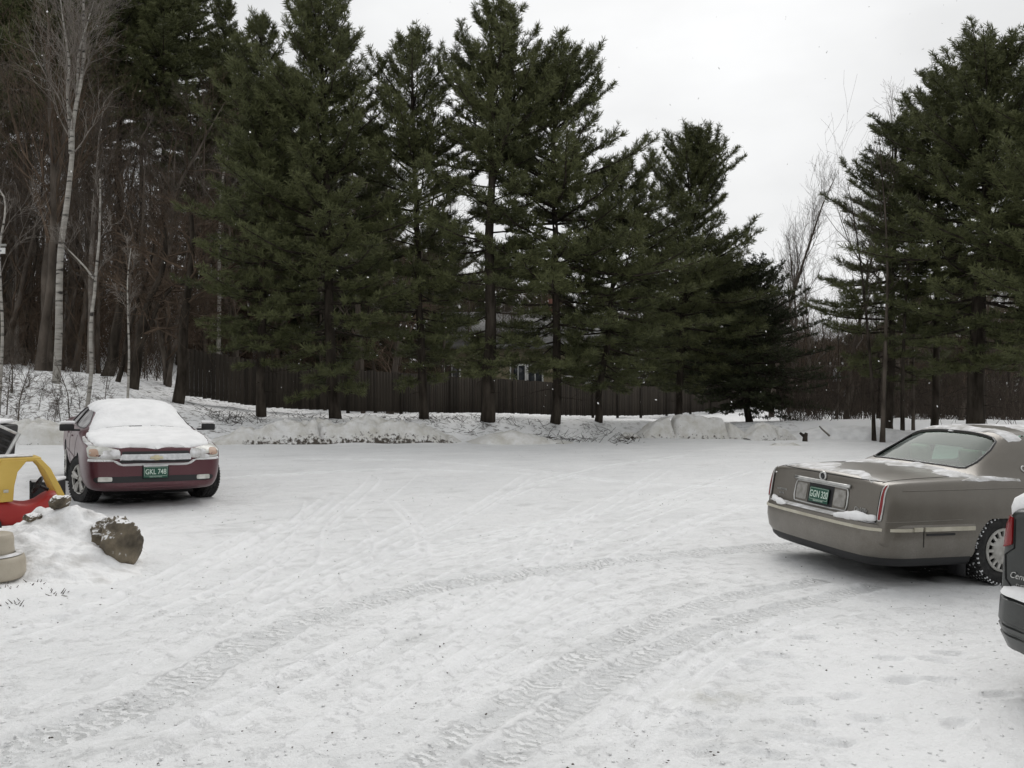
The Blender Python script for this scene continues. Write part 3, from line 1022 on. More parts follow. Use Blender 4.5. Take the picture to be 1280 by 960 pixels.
G.append(near_pine(1335, 535, 26, 85, 'dense pine cut by the right edge of the picture', seed=12, base=2.2, Rmax=3.2, r0=.25, peak=.4, gap=.5, nb=6, droop=-3))

FP = [pine_parts(*pine_mesh(seed=50 + i, H=24, base=b, Rmax=r, r0=.17, peak=.4, gap=.5, nb=6, tuft=.25, width=.027, blades=12, dens=1.0, thin=.22, irregular=.4)) for i, (b, r) in enumerate([(10.5, 3.6), (8.5, 3.2), (12, 3.9)])]
G += FP   # 11, 12, 13


# darker conifers standing deeper in the woods: copies of the same kinds, turned and scaled
rnd = random.Random(11)
DARKG = 'dark conifers standing in the woods behind'
back_con = [(-60, 44, 26, 11), (-8, 42, 22, 12), (38, 52, 26, 13), (95, 48, 24, 11), (150, 52, 28, 13), (205, 50, 24.0, 11), (236, 54, 25, 12), (282, 60, 24.0, 12), (310, 56, 20, 1), (345, 66, 20, 1), (400, 62, 17, 5),
            (455, 58, 15, 1), (470, 70, 21, 12), (500, 64, 12, 5), (545, 74, 16, 2), (-20, 60, 30, 13), (70, 66, 30, 11), (180, 66, 29, 13), (125, 60, 27, 12), (370, 54, 13, 6), (430, 52, 9, 7), (-90, 50, 27, 12),
            (590, 84, 12, 6), (620, 88, 15, 6), (660, 92, 12, 5), (700, 86, 13, 1), (745, 84, 11, 6), (790, 90, 14, 6), (815, 74, 9, 5), (850, 60, 10, 5), (880, 64, 9, 6), (900, 68, 11.5, 7), (930, 62, 9, 1), (965, 70, 9, 7),
            (1000, 130, 10, 7), (1012, 140, 11, 0), (1026, 125, 9.5, 5), (1040, 110, 9.5, 7), (1058, 118, 10, 0), (1072, 130, 12, 6), (1085, 90, 9, 7), (1100, 120, 12, 1), (1120, 130, 12, 5), (1170, 110, 12, 7), (1240, 100, 12, 1), (1150, 70, 10, 6), (1280, 60, 15, 2), (1200, 64, 12, 1), (1340, 50, 18, 5), (545, 50, 5.5, 5), (600, 54, 5, 6), (720, 57, 5.5, 1), (775, 58, 6, 5)]
hs = [o for o in G]
for i, (px, d, hh, k) in enumerate(back_con):
    x, y = gxy(px, d)
    H0 = max(v.co.z for v in G[k][0][1].vertices)
    s = hh / H0
    put_tree('pine_tree', 'dark conifer standing deep in the woods behind the fence and the bank', 'pine', G[k], (x, y, gz(x, y) - .1), rnd.uniform(0, 6.28), s * rnd.uniform(.95, 1.2), DARKG, s)


# ------------------------------------------------------------------ bare broadleaved trees
def bare_mesh(seed, H, r0, up=.10, spread=42, nbr=16, first=.3, wob=.05, sub=5, twigs=3, blen=.42, trunk=None, k=5, bend=0.0):
    rng = np.random.RandomState(seed)
    tr, cr = MB(), MB()
    A = [[], [], [], []]

    def seg(p, q, a, b):
        A[0].append(p); A[1].append(q); A[2].append(a); A[3].append(b)
    stems = []
    if trunk is None:
        n = 14
        p = np.array([0, 0, -.2]); d = np.array([0, 0, 1.0]); pts = [p]
        for i in range(n):
            d = d + np.append(rng.normal(0, wob, 2), 0) + np.array([bend / n, 0, 0]); d /= np.linalg.norm(d)
            p = p + d * (H + .2) / n; pts.append(p)
        rr = [r0 * (1 - i / n) ** .85 * (1 + .4 * math.exp(-i * 1.2)) + .008 for i in range(n + 1)]
        stems.append((np.array(pts), rr, first))
    else:
        for pts, ra, rb, f in trunk:
            q = smooth_line(pts, max(.15, .25))
            stems.append((q, list(np.linspace(ra, rb, len(q))), f))

    def twig(p, d, l, r, lev):
        n = [0, 6, 4, 3][lev]
        for i in range(n):
            d = d + rng.normal(0, .13, 3) + np.array([0, 0, up]); d /= np.linalg.norm(d)
            q = p + d * l / n
            r2 = max(.0035, r * (1 - .8 * (i + 1) / n)); r1 = max(.004, r * (1 - .8 * i / n))
            seg(p, q, r1, r2)
            if lev < 3 and i > 0:
                cnt = 1 if lev == 1 else 1
                if lev == 1 and rng.rand() < .6:
                    cnt = 2
                if lev == 2 and rng.rand() < (twigs / 3.0) - .15:
                    cnt = 2
                for _ in range(cnt):
                    side = rng.normal(0, 1, 3); side -= d * side.dot(d); side /= np.linalg.norm(side)
                    a = R(rng.uniform(22, 55))
                    twig(q, d * math.cos(a) + side * math.sin(a), l * rng.uniform(.35, .62), r2 * .7, lev + 1)
            p = q
    for pts, rr, f in stems:
        tr.tube(pts, rr, 8)
        tot = len(pts)
        hgt = pts[-1][2] - pts[0][2]
        for b in range(nbr):
            u = f + (1 - f) * (b + rng.rand()) / nbr
            i = min(tot - 2, int(u * (tot - 1)))
            p = pts[i]; ax = pts[i + 1] - pts[i]; ax /= np.linalg.norm(ax)
            side = rng.normal(0, 1, 3); side -= ax * side.dot(ax); side /= np.linalg.norm(side)
            a = R(spread + rng.normal(0, 9))
            l = max(.5, H * blen * (1.05 - .8 * (u - f) / (1 - f)) * rng.uniform(.5, 1.1))
            if u < .4:
                l *= .7
            twig(p, ax * math.cos(a) + side * math.sin(a), l, max(.008, rr[i] * .45), 1)
    seg_tubes(cr, *A, 3)
    return tr, cr


def bare_parts(tr, cr, mt, mc):
    a = tr.mesh('trunk', M[mt]); a.polygons.foreach_set('use_smooth', np.ones(len(a.polygons), bool))
    return [('trunk', a), ('crown', cr.mesh('crown', M[mc]))]


BT = [bare_parts(*bare_mesh(100 + i, 12, .14, up=u, spread=sp, nbr=nb, first=f, bend=bn), mt, mc)
      for i, (u, sp, nb, f, bn, mt, mc) in enumerate([(.08, 42, 16, .3, 0, 'bark', 'bark'), (.05, 55, 18, .2, .3, 'bark', 'bark_red'), (.14, 30, 18, .35, 0, 'bark', 'bark_red'),
                                                     (.03, 62, 18, .15, -.3, 'bark', 'bark_red'), (.18, 24, 22, .25, 0, 'bark_light', 'bark'), (.06, 48, 16, .45, .1, 'pine_bark', 'bark')])]
POLE = [bare_parts(*bare_mesh(130 + i, 11, .075, up=.15, spread=35, nbr=9, first=.5, wob=.03, blen=.22, sub=3, twigs=2), m1, 'bark') for i, m1 in enumerate(['bark', 'bark_light', 'pine_bark'])]

LB = 'bare brown tree in the dense winter woods behind the bank and fence'
GB = 'bare brown trees in the woods'
spots = []
rnd = random.Random(4)
for _ in range(150):
    d = rnd.uniform(34, 78)
    px = rnd.uniform(-70, 300) if rnd.random() < .66 else rnd.uniform(300, 780)
    if px < 210:
        d = rnd.uniform(32, 62)
    if 520 < px < 790 and d < 68:
        d = rnd.uniform(70, 95)
    if px > 215 and px < 520 and d < 42:
        d += 10
    spots.append((px, d, rnd.uniform(7, 15), rnd.randrange(6)))
for px, d, hh, k in spots:
    x, y = gxy(px, d)
    s = hh / 12
    put_tree('bare_tree', LB, 'bare tree', BT[k], (x, y, gz(x, y) - .1), rnd.uniform(0, 6.28), s, GB)
for _ in range(70):
    d = rnd.uniform(36, 85)
    px = rnd.uniform(-70, 560)
    if px > 215 and d < 44:
        d += 12
    x, y = gxy(px, d)
    put_tree('slender_tree', 'slender straight bare stem among the crowded woods behind the fence', 'bare tree', POLE[rnd.randrange(3)], (x, y, gz(x, y) - .1), rnd.uniform(0, 6.28), rnd.uniform(.8, 1.25), 'slender stems in the woods')
# right-hand woods beyond the lot
for _ in range(110):
    d = rnd.uniform(36, 110)
    px = rnd.uniform(985, 1330)
    x, y = gxy(px, d)
    hh = rnd.uniform(5.0, 8.0) * (1 if d < 80 else 1.25)
    if px > 1110:
        hh *= 1.25
    put_tree('bare_tree', 'bare brown tree in the far thicket on the right, beyond the lot', 'bare tree', BT[rnd.choice([0, 1, 2, 3, 5])], (x, y, gz(x, y) - .1), rnd.uniform(0, 6.28), hh / 12, 'bare trees in the right-hand thicket')
for _ in range(36):
    d = rnd.uniform(60, 110); px = rnd.uniform(560, 1000)
    x, y = gxy(px, d)
    put_tree('bare_tree', 'bare tree far back between the pine trunks, beyond the house', 'bare tree', BT[rnd.randrange(6)], (x, y, gz(x, y) - .1), rnd.uniform(0, 6.28), rnd.uniform(.6, .85), 'bare trees beyond the house')

# single bare trees that stand out
def lone(name, label, px, py, d, meshes, hh, rz=0, H0=12.0):
    p = at(px, py, d); p.z = gz(p.x, p.y) - .05
    put_tree(name, label, 'bare tree', meshes, p, rz, hh / H0)


def path3(pts, d, foot):
    """stem outline taken from the photo, at one depth with some give towards and away"""
    o = []
    for i, (a, b) in enumerate(pts):
        v = at(a, b, d) - foot
        o.append((v.x, .12 * math.sin(i * 1.7), v.z))
    return o


def birch(label, d, stems, seed, nbr, blen, up=.1, spread=38):
    px, py = stems[0][0][0]
    foot = at(px, py, d); foot.z = gz(foot.x, foot.y) - .1
    tk = []
    for pts, ra, rb, f in stems:
        q = path3(pts, d, foot)
        if pts is stems[0][0]:
            q[0] = (q[0][0], q[0][1], 0)
        tk.append((q, ra, rb, f))
    H = max(q[-1][2] for q, *_ in tk)
    m = bare_parts(*bare_mesh(seed, H, .1, up=up, spread=spread, nbr=nbr, blen=blen, trunk=tk), 'birch', 'bark_light')
    put_tree('birch_tree', label, 'birch', m, foot)


birch('tall forked white birch on the snowy slope at the left', 27,
      [([(70, 474), (71, 420), (75, 360), (79, 310), (83, 255), (89, 192), (93, 165), (98, 130), (101, 95), (105, 50), (108, 5), (110, -40)], .125, .025, .55),
       ([(89, 192), (86, 160), (86, 120), (90, 85), (84, 62), (79, 30), (76, -20)], .06, .016, .15),
       ([(93, 150), (95, 115), (100, 70), (113, 30), (118, 0)], .05, .015, .3)], 61, 15, .26, up=.12)
birch('thin crooked white birch standing in front of the tall forked one', 25,
      [([(108, 494), (112, 460), (114, 430), (117, 395), (117, 368), (118, 345), (124, 322), (126, 300), (123, 275), (125, 250), (128, 225)], .065, .024, .62),
       ([(117, 348), (104, 333), (90, 316), (87, 312)], .03, .012, .8)], 62, 4, .14)
birch('distant white birch trunk showing between the dark conifers', 44, [([(272, 470), (273, 400), (275, 300), (278, 240), (283, 200), (290, 170)], .12, .04, .7)], 63, 8, .2)
birch('slim grey sapling stem between the birches and the dark leaning trunk', 24.5, [([(158, 500), (159, 450), (161, 400), (162, 350), (163, 310)], .045, .012, .55)], 64, 7, .16)
birch('pale leaning stem at the left edge that carries the little sign', 24, [([(-2, 480), (0, 420), (2, 360), (3, 310), (5, 270), (3, 245), (-8, 225)], .05, .02, .5)], 65, 6, .3)
# dark trunks at the corner of the fence
def dark_trunk(label, d, stems, seed, nbr=8, blen=.3):
    px, py = stems[0][0][0]
    foot = at(px, py, d); foot.z = gz(foot.x, foot.y) - .1
    tk = []
    for pts, ra, rb, f in stems:
        q = path3(pts, d, foot)
        if pts is stems[0][0]:
            q[0] = (q[0][0], q[0][1], 0)
        tk.append((q, ra, rb, f))
    H = max(q[-1][2] for q, *_ in tk)
    m = bare_parts(*bare_mesh(seed, H, .1, up=.02, spread=58, nbr=nbr, blen=blen, trunk=tk), 'pine_bark', 'bark_red')
    put_tree('bare_tree', label, 'bare tree', m, foot)


dark_trunk('dark twin-stemmed tree leaning right beside the gap in the woods', 30, [([(166, 484), (171, 440), (180, 400), (190, 372), (200, 345), (206, 310), (205, 270)], .2, .05, .35), ([(172, 440), (184, 410), (200, 380), (216, 362), (235, 352)], .1, .03, .3)], 71, 14, .45)
dark_trunk('thin dark trunk left of the twin-stemmed leaning tree', 31, [([(146, 482), (152, 455), (158, 430), (170, 390), (185, 340), (192, 300)], .1, .03, .4)], 72, 10, .35)
dark_trunk('broad dark trunk at the left end of the board fence', 29.6, [([(222, 502), (226, 470), (229, 440), (232, 400), (236, 350), (240, 300), (238, 250)], .22, .06, .45)], 73, 12, .45)
dark_trunk('short thick leaning trunk behind the thin crooked birch', 33, [([(132, 478), (138, 455), (143, 430), (150, 395), (156, 340), (154, 290)], .24, .06, .5)], 74, 8, .35)

p = gxy(966, 44)
fine = bare_parts(*bare_mesh(81, 14, .13, up=.22, spread=22, nbr=30, first=.25, twigs=3, blen=.3), 'bark', 'bark')
lone('bare_tree', 'tall narrow bare tree with upswept grey twigs against the sky, right of the hemlock', 964, 520, 46, fine, 14.0 * .93, 1.0, 14)
lone('bare_tree', 'smaller upswept bare tree beside the tall narrow one', 988, 520, 50, fine, 11.2, 3.0, 14)
lone('bare_tree', 'shorter bare tree with spreading twigs left of the right-hand pines', 1012, 520, 47, BT[0], 8.6, .6)
arch = bare_parts(*bare_mesh(83, 12, .13, up=.10, spread=40, nbr=20, first=.35, bend=-.28, blen=.4), 'bark', 'bark_light')
lone('bare_tree', 'tall bare tree leaning left out of the right-hand pines against the sky', 1108, 525, 36, arch, 12.6, 0)
arch2 = bare_parts(*bare_mesh(84, 12, .11, up=.12, spread=36, nbr=22, first=.3, bend=-.12, blen=.38), 'bark', 'bark_light')
lone('bare_tree', 'pale fine-twigged bare tree against the sky left of the level-limbed pine', 1058, 525, 40, arch2, 11.6, 2.0)
for i, (px, d, hh, lb) in enumerate([(1093, 31, 9.5, 'thin dark stem, leftmost of the cluster under the level-limbed pine'), (1103, 30.5, 10.5, 'slim straight stem next to the leftmost one under the level-limbed pine'),
                                     (1128, 31.5, 10, 'slim stem just right of the level-limbed pine trunk'), (1142, 33, 9, 'slanting thin stem between the two big right-hand pines')]):
    lone('slender_tree', lb, px, 530, d, POLE[0 if i % 2 else 2], hh, i * 1.3, 11)
# low saplings on the white slope at left
SAP = [bare_parts(*bare_mesh(140 + i, 2.2, .016, up=.08, spread=40, nbr=9, first=.2, wob=.06, blen=.4, twigs=2), 'bark', 'bark') for i in range(3)]
rnd = random.Random(9)
for px, d, hh in [(22, 22.6, 1.9), (87, 24, 1.7), (66, 23, 1.1), (78, 23.2, 1.2), (8, 24, 1.6), (48, 24.5, .9), (130, 25.5, 1.3), (-10, 22.5, 2.0), (36, 26, 1.1), (100, 25, 1.0), (2, 26.5, 2.2), (15, 25.5, 1.8), (57, 22.8, .8), (185, 34, 1.8), (195, 35, 2.2), (205, 34.5, 2.0), (212, 35, 1.7), (180, 36, 2.4)]:
    x, y = gxy(px, d)
    put_tree('sapling', 'bare sapling poking out of the snowy slope left of the maroon car', 'sapling', SAP[rnd.randrange(3)], (x, y, gz(x, y) - .03), rnd.uniform(0, 6), hh / 2.2, 'saplings on the snowy slope')


# uncountable stuff: brush in the woods, litter twigs on the bank, tufts on the mound, falling flakes
def stuff(name, label, cat, mb, mats):
    o = mb.build(name, mats)
    return tag(o, label, cat, None, 'stuff')


def brush(n, region, hmin, hmax, seed, r=.008, tall=None):
    rng = np.random.RandomState(seed)
    P0, P1, A, B = [], [], [], []
    for _ in range(n):
        px, d = rng.uniform(*region[0]), rng.uniform(*region[1])
        x, y = gxy(px, d)
        if region[2] and not region[2](px, d):
            continue
        P0.append((x, y, 0))
    P = np.array(P0)
    P[:, 2] = gz0(P[:, 0], P[:, 1]) - .05
    n = len(P)
    h = rng.uniform(hmin, hmax, n) * rng.uniform(.4, 1, n) * (.45 + 1.1 * vnoise(P[:, 0] * .35, P[:, 1] * .25, seed))
    D = np.stack([rng.normal(0, .4, n), rng.normal(0, .4, n), np.ones(n)], 1)
    mb = MB()
    rr = r * rng.uniform(.7, 1.4, n) * (P[:, 1] / 30)
    Q = P + D * (h * .55)[:, None]
    E = Q + (D + rng.normal(0, .3, (n, 3))) * (h * .45)[:, None]
    seg_tubes(mb, P, Q, rr, rr * .7, 3)
    seg_tubes(mb, Q, E, rr * .7, rr * .3, 3)
    for _ in range(2):
        E2 = Q + (D * .5 + rng.normal(0, .55, (n, 3))) * (h * .4)[:, None]
        seg_tubes(mb, Q, E2, rr * .55, rr * .25, 3)
    return mb


stuff('brush', 'reddish brown tangle of bare brush filling the woods behind fence and bank', 'brush', brush(9000, ((-90, 560), (35, 80), lambda a, d: not (a > 205 and d < 46)), 1.5, 5.5, 1), M['bark_red'])
stuff('brush', 'dull brown bare brush behind the house and the pine row', 'brush', brush(3500, ((520, 1000), (66, 110), None), 1.5, 5.0, 2), M['bark'])
stuff('brush', 'brown bare thicket on the right beyond the lot and the tan sedan', 'brush', brush(6500, ((975, 1340), (35, 100), None), .6, 4.4, 3), M['thicket'])


def twigs(n, region, seed, l=(.1, .5), r=.006, clump=None):
    rng = np.random.RandomState(seed)
    P0, P1 = [], []
    cl = [(rng.uniform(*region[0]), rng.uniform(*region[1])) for _ in range(clump)] if clump else None
    for _ in range(n):
        if cl:
            c = cl[rng.randint(len(cl))]
            px, d = c[0] + rng.normal(0, 8), c[1] + rng.normal(0, .35)
        else:
            px, d = rng.uniform(*region[0]), rng.uniform(*region[1])
        x, y = gxy(px, d)
        z = gz(x, y)
        ln = rng.uniform(*l); a = rng.uniform(0, 6.28); e = rng.uniform(-.1, .9)
        P0.append((x, y, z + rng.uniform(0, .1))); P1.append((x + ln * math.cos(a) * math.cos(e), y + ln * math.sin(a) * math.cos(e), z + .03 + ln * math.sin(e)))
    mb = MB()
    rr = np.full(len(P0), r) * rng.uniform(.6, 1.5, len(P0))
    seg_tubes(mb, P0, P1, rr, rr * .5, 3)
    return mb


def crumbs(n, smin, smax, seed, dark=False):
    rng = np.random.RandomState(seed)
    mb = MB()
    P = []
    while len(P) < n:
        y = 4.0 + 20 * rng.rand() ** 1.7
        x = rng.uniform(-.62, .62) * y
        if x < -3.4 and 7 < y < 10.5:
            continue
        if vnoise(x * .9 + 50, y * .9, seed) * .7 + vnoise(x * 3, y * 3, seed + 1) * .3 < .5:
            continue
        P.append((x, y))
    P = np.array(P)
    Z = gz0(P[:, 0], P[:, 1]) + .05 * fbm(P[:, 0] * .45, P[:, 1] * .45, 3, 11) + .018 * fbm(P[:, 0] * 2.2, P[:, 1] * 2.2, 4, 31)
    V0 = np.array([(0, 0, 1), (1, 0, 0), (0, 1, 0), (-1, 0, 0), (0, -1, 0), (0, 0, -1)], float)
    F0 = np.array([(0, 1, 2), (0, 2, 3), (0, 3, 4), (0, 4, 1), (5, 2, 1), (5, 3, 2), (5, 4, 3), (5, 1, 4)])
    s = smin + (smax - smin) * rng.rand(n) ** 2.5
    V = V0[None] * s[:, None, None] * rng.uniform(.6, 1.5, (n, 6, 1)) * np.array([1.2, 1.2, .7])
    a = rng.uniform(0, 6.28, n); c, sn = np.cos(a)[:, None], np.sin(a)[:, None]
    X = V[:, :, 0] * c - V[:, :, 1] * sn; Y = V[:, :, 0] * sn + V[:, :, 1] * c
    W = np.stack([X + P[:, :1], Y + P[:, 1:], V[:, :, 2] + Z[:, None] + s[:, None] * .15], -1)
    mb.add(W.reshape(-1, 3), (F0[None] + (np.arange(n) * 6)[:, None, None]).reshape(-1, 3))
    return mb


stuff('snow_crumbs', 'small crumbs of broken packed snow scattered over the driven lot', 'snow', crumbs(3200, .003, .012, 3), M['snow'])
stuff('gravel_grit', 'fine dark grit and gravel scattered over the packed snow', 'gravel', crumbs(900, .002, .0075, 8), M['bark'])
stuff('fallen_twigs', 'dark fallen twigs and dead stalks on the snow under the pine row', 'twigs', twigs(900, ((262, 800), (25.8, 29.8)), 5, (.06, .38), .008, 70), M['pine_bark'])
stuff('dead_stalks', 'dead weed stalks scattered over the white slope at left', 'weeds', twigs(420, ((-20, 150), (22, 27)), 6, (.1, .5), .006, 40), M['bark'])

# ------------------------------------------------------------------ cars
# car axes: x forward, y to its own left, z up; the origin lies on the ground between the axles
def loft(stations):
    """stations: (x, [half profile (y, z, dx)]) bottom centre -> top centre; a closed body shell"""
    mb = MB()
    m = len(stations[0][1])
    ring = []
    V = []
    for x, pr in stations:
        idx = []
        for (y, z, *dx) in pr:
            V.append((x + (dx[0] if dx else 0), y, z)); idx.append(len(V) - 1)
        for j in range(m - 2, 0, -1):
            y, z, *dx = pr[j]
            V.append((x + (dx[0] if dx else 0), -y, z)); idx.append(len(V) - 1)
        ring.append(idx)
    F = []
    k = len(ring[0])
    for a, b in zip(ring[:-1], ring[1:]):
        for j in range(k):
            j2 = (j + 1) % k
            F.append((a[j], a[j2], b[j2], b[j]))
    for r, flip in ((ring[0], False), (ring[-1], True)):
        L_ = [r[0]] + [r[j] for j in range(1, m - 1)] + [r[m - 1]]
        Rr = [r[0]] + [r[k - j] for j in range(1, m - 1)] + [r[m - 1]]
        for j in range(m - 1):
            if j == 0:
                f = (L_[0], L_[1], Rr[1])
            elif j == m - 2:
                f = (L_[j], L_[m - 1], Rr[j])
            else:
                f = (L_[j], L_[j + 1], Rr[j + 1], Rr[j])
            F.append(f if flip else f[::-1])
    mb.add(V, F)
    return mb


def bvh_of(o):
    me = o.data
    return BVHTree.FromPolygons([v.co.copy() for v in me.vertices], [tuple(p.vertices) for p in me.polygons])


PROJ = {'rear': (lambda u, v: (Vector((-9, u, v)), Vector((1, 0, 0)))), 'front': (lambda u, v: (Vector((9, u, v)), Vector((-1, 0, 0)))),
        'right': (lambda u, v: (Vector((u, -9, v)), Vector((0, 1, 0)))), 'left': (lambda u, v: (Vector((u, 9, v)), Vector((0, -1, 0)))),
        'top': (lambda u, v: (Vector((u, v, 9)), Vector((0, 0, -1))))}


def cast(bvh, proj, u, v):
    o, d = PROJ[proj](u, v)
    p, n, i, t = bvh.ray_cast(o, d)
    if p is None:
        # off the silhouette: take the nearest surface instead
        p, n, i, t = bvh.find_nearest(o + d * 7.2)
    if n.dot(d) > 0:
        n = -n
    return p, n


def densify(poly, step):
    out = []
    for i, a in enumerate(poly):
        b = poly[(i + 1) % len(poly)]
        k = max(1, int(math.hypot(b[0] - a[0], b[1] - a[1]) / step))
        for j in range(k):
            out.append((a[0] + (b[0] - a[0]) * j / k, a[1] + (b[1] - a[1]) * j / k))
    return out


def round_poly(poly, r=.3):
    """corner cutting (Chaikin) twice"""
    for _ in range(2):
        o = []
        n = len(poly)
        for i in range(n):
            a, b = poly[i], poly[(i + 1) % n]
            o.append((a[0] * (1 - r) + b[0] * r, a[1] * (1 - r) + b[1] * r))
            o.append((a[0] * r + b[0] * (1 - r), a[1] * r + b[1] * (1 - r)))
        poly = o
        r = .25
    return poly


def wobble(poly, amp, seed, step=.05):
    rng = np.random.RandomState(seed)
    P = densify(poly, step)
    ph = rng.uniform(0, 9, 4)
    out = []
    for i, (a, b) in enumerate(P):
        out.append((a + amp * (fbm(a * 6 + ph[0], b * 6 + ph[1], 3, seed) * 2), b + amp * (fbm(a * 6 + ph[2], b * 6 + ph[3], 3, seed + 1) * 2)))
    return [(float(a), float(b)) for a, b in out]


def patch(name, bvh, proj, poly, mat, parent, off=.004, thick=.0, step=.05, smooth=True, puff=0.0, seed=0, puff_n=.5, edge=.06, label=None):
    """a skin of any outline lying on the body: border and inner points are dropped on to the surface; puff makes it swell like snow"""
    B = densify(poly, step)
    xs = [p[0] for p in B]; ys = [p[1] for p in B]
    pts = [Vector(p) for p in B]
    nb = len(pts)
    rng = np.random.RandomState(seed)
    u = min(xs) + step * .5
    A = np.array(B)
    while u < max(xs):
        v = min(ys) + step * .5
        while v < max(ys):
            pts.append(Vector((u + rng.uniform(-.1, .1) * step, v + rng.uniform(-.1, .1) * step)))
            v += step
        u += step
    vo, _, fo, *_r = delaunay_2d_cdt(pts, [], [list(range(nb))], 1, 1e-5)
    top, nrm = [], []
    for q in vo:
        p, n = cast(bvh, proj, q.x, q.y)
        h = off + thick
        if puff:
            dd = np.sqrt(((A - np.array([q.x, q.y])) ** 2).sum(1)).min()
            e = min(1.0, dd / edge)
            h = off + puff * math.sqrt(max(0, 1 - (1 - e) ** 2)) * (1 + puff_n * 2 * float(fbm(q.x * 5, q.y * 5, 3, seed)))
        top.append(p + n * h); nrm.append(n)
    # border edges of the triangulation
    cnt = {}
    for f in fo:
        for i in range(len(f)):
            e = (f[i], f[(i + 1) % len(f)])
            cnt[e] = cnt.get(e, 0) + 1
    border = [e for e in cnt if (e[1], e[0]) not in cnt]
    n0 = len(top)
    V = [tuple(v) for v in top] + [tuple(v - n * (off + thick + .008)) for v, n in zip(top, nrm)]
    F = [tuple(f) for f in fo] + [(b, a, a + n0, b + n0) for a, b in border]
    mb = MB(); mb.add(V, F)
    o = mb.build(name, mat, parent, smooth)
    recalc(o)
    if smooth:
        try:
            o.data.set_sharp_from_angle(angle=R(60))
        except Exception:
            pass
    if label:
        o['label'] = label
    return o


def strip(name, bvh, proj, path, mat, parent, rad=.004, off=0.0, k=5, closed=False, step=.06, squash=None):
    P = densify(path, step) if closed else []
    if not closed:
        for a, b in zip(path[:-1], path[1:]):
            kk = max(1, int(math.hypot(b[0] - a[0], b[1] - a[1]) / step))
            P += [(a[0] + (b[0] - a[0]) * j / kk, a[1] + (b[1] - a[1]) * j / kk) for j in range(kk)]
        P.append(path[-1])
    pts = []
    for u, v in P:
        p, n = cast(bvh, proj, u, v)
        pts.append(p + n * off)
    mb = MB(); mb.tube(pts, rad, k, True, 0, closed)
    return mb.build(name, mat, parent, True)


def finish_body(o, sub=2):
    recalc(o)
    m = o.modifiers.new('s', 'SUBSURF'); m.levels = sub; m.render_levels = sub
    bake(o)
    return o


def cut(o, cutters, mats):
    """real openings: the cabin hollow, the window holes, the wheel arches; cut faces get their own material"""
    for mb, mi in cutters:
        c = mb.build('cutter', [mats[0]])
        recalc(c)
        m = o.modifiers.new('c', 'BOOLEAN'); m.operation = 'DIFFERENCE'; m.solver = 'EXACT'; m.object = c
        bake(o)
        bv = bvh_of(c)
        me = o.data
        bpy.data.objects.remove(c)
        if mi:
            while len(me.materials) <= mi:
                me.materials.append(mats[len(me.materials)])
            for p in me.polygons:
                if p.material_index == 0:
                    q = bv.find_nearest(p.center, .004)
                    if q[0] is not None and abs(q[1].dot(p.normal)) > .9:
                        p.material_index = mi
    o.data.polygons.foreach_set('use_smooth', np.ones(len(o.data.polygons), bool))
    try:
        o.data.set_sharp_from_angle(angle=R(32))
    except Exception:
        pass
    return o


def place_car(root, x, y, heading):
    """stand the car on the gently sloping lot"""
    e = .8
    n = Vector((-(gz(x + e, y) - gz(x - e, y)) / (2 * e), -(gz(x, y + e) - gz(x, y - e)) / (2 * e), 1)).normalized()
    f = Vector((math.cos(heading), math.sin(heading), 0)); f = (f - n * f.dot(n)).normalized()
    l = n.cross(f)
    m = Matrix((f, l, n)).transposed()
    root.location = (x, y, gz(x, y) - .01)
    root.rotation_euler = m.to_euler()


FONT = bpy.data.fonts.load('<builtin>')


def text(name, s, size, origin, xaxis, up, mat, parent, shear=0.0, ext=.0015, sx=1.0, bold=0.0, align='CENTER'):
    c = bpy.data.curves.new('t', 'FONT')
    c.body = s; c.size = size; c.extrude = ext; c.align_x = align; c.align_y = 'CENTER'; c.shear = shear; c.font = FONT; c.offset = bold
    c.resolution_u = 3
    t = bpy.data.objects.new('t', c); COL.objects.link(t)
    dg = bpy.context.evaluated_depsgraph_get(); dg.update()
    me = bpy.data.meshes.new_from_object(t.evaluated_get(dg))
    bpy.data.objects.remove(t)
    xa = Vector(xaxis).normalized(); ua = Vector(up); ua = (ua - xa * ua.dot(xa)).normalized()
    m = Matrix((xa * sx, ua, xa.cross(ua))).transposed().to_4x4(); m.translation = Vector(origin)
    me.transform(m)
    me.materials.clear(); me.materials.append(mat)
    return link(name, me, parent)


def plate(parent, s, origin, xaxis, up):
    xa = Vector(xaxis).normalized(); ua = Vector(up).normalized(); n = xa.cross(ua)
    o = Vector(origin)
    rot = Matrix((xa, ua, n)).transposed()
    mb = MB(); mb.box(o, (.305, .152, .006), rot)
    pl = mb.build('license_plate', M['plate'], parent)
    soft(pl, .004, 2)
    text('plate_number', s, .098, o + n * .004 + ua * .004, xaxis, up, M['plate_ink'], pl, sx=.74, bold=.0012)
    bd = MB()
    w, h, t = .142, .066, .003
    for a, b, c, d in ((0, h, .284, t), (0, -h + .018, .284, t), (-w, 0.009, t, .116), (w, .009, t, .116)):
        bd.box(o + xa * a + ua * b + n * .0035, (c, d, .002), rot)
    bd.build('plate_border', M['plate_ink'], pl)
    text('plate_motto', 'GREEN MOUNTAINS', .017, o + n * .004 - ua * .061, xaxis, up, M['plate_ink'], pl)
    return pl


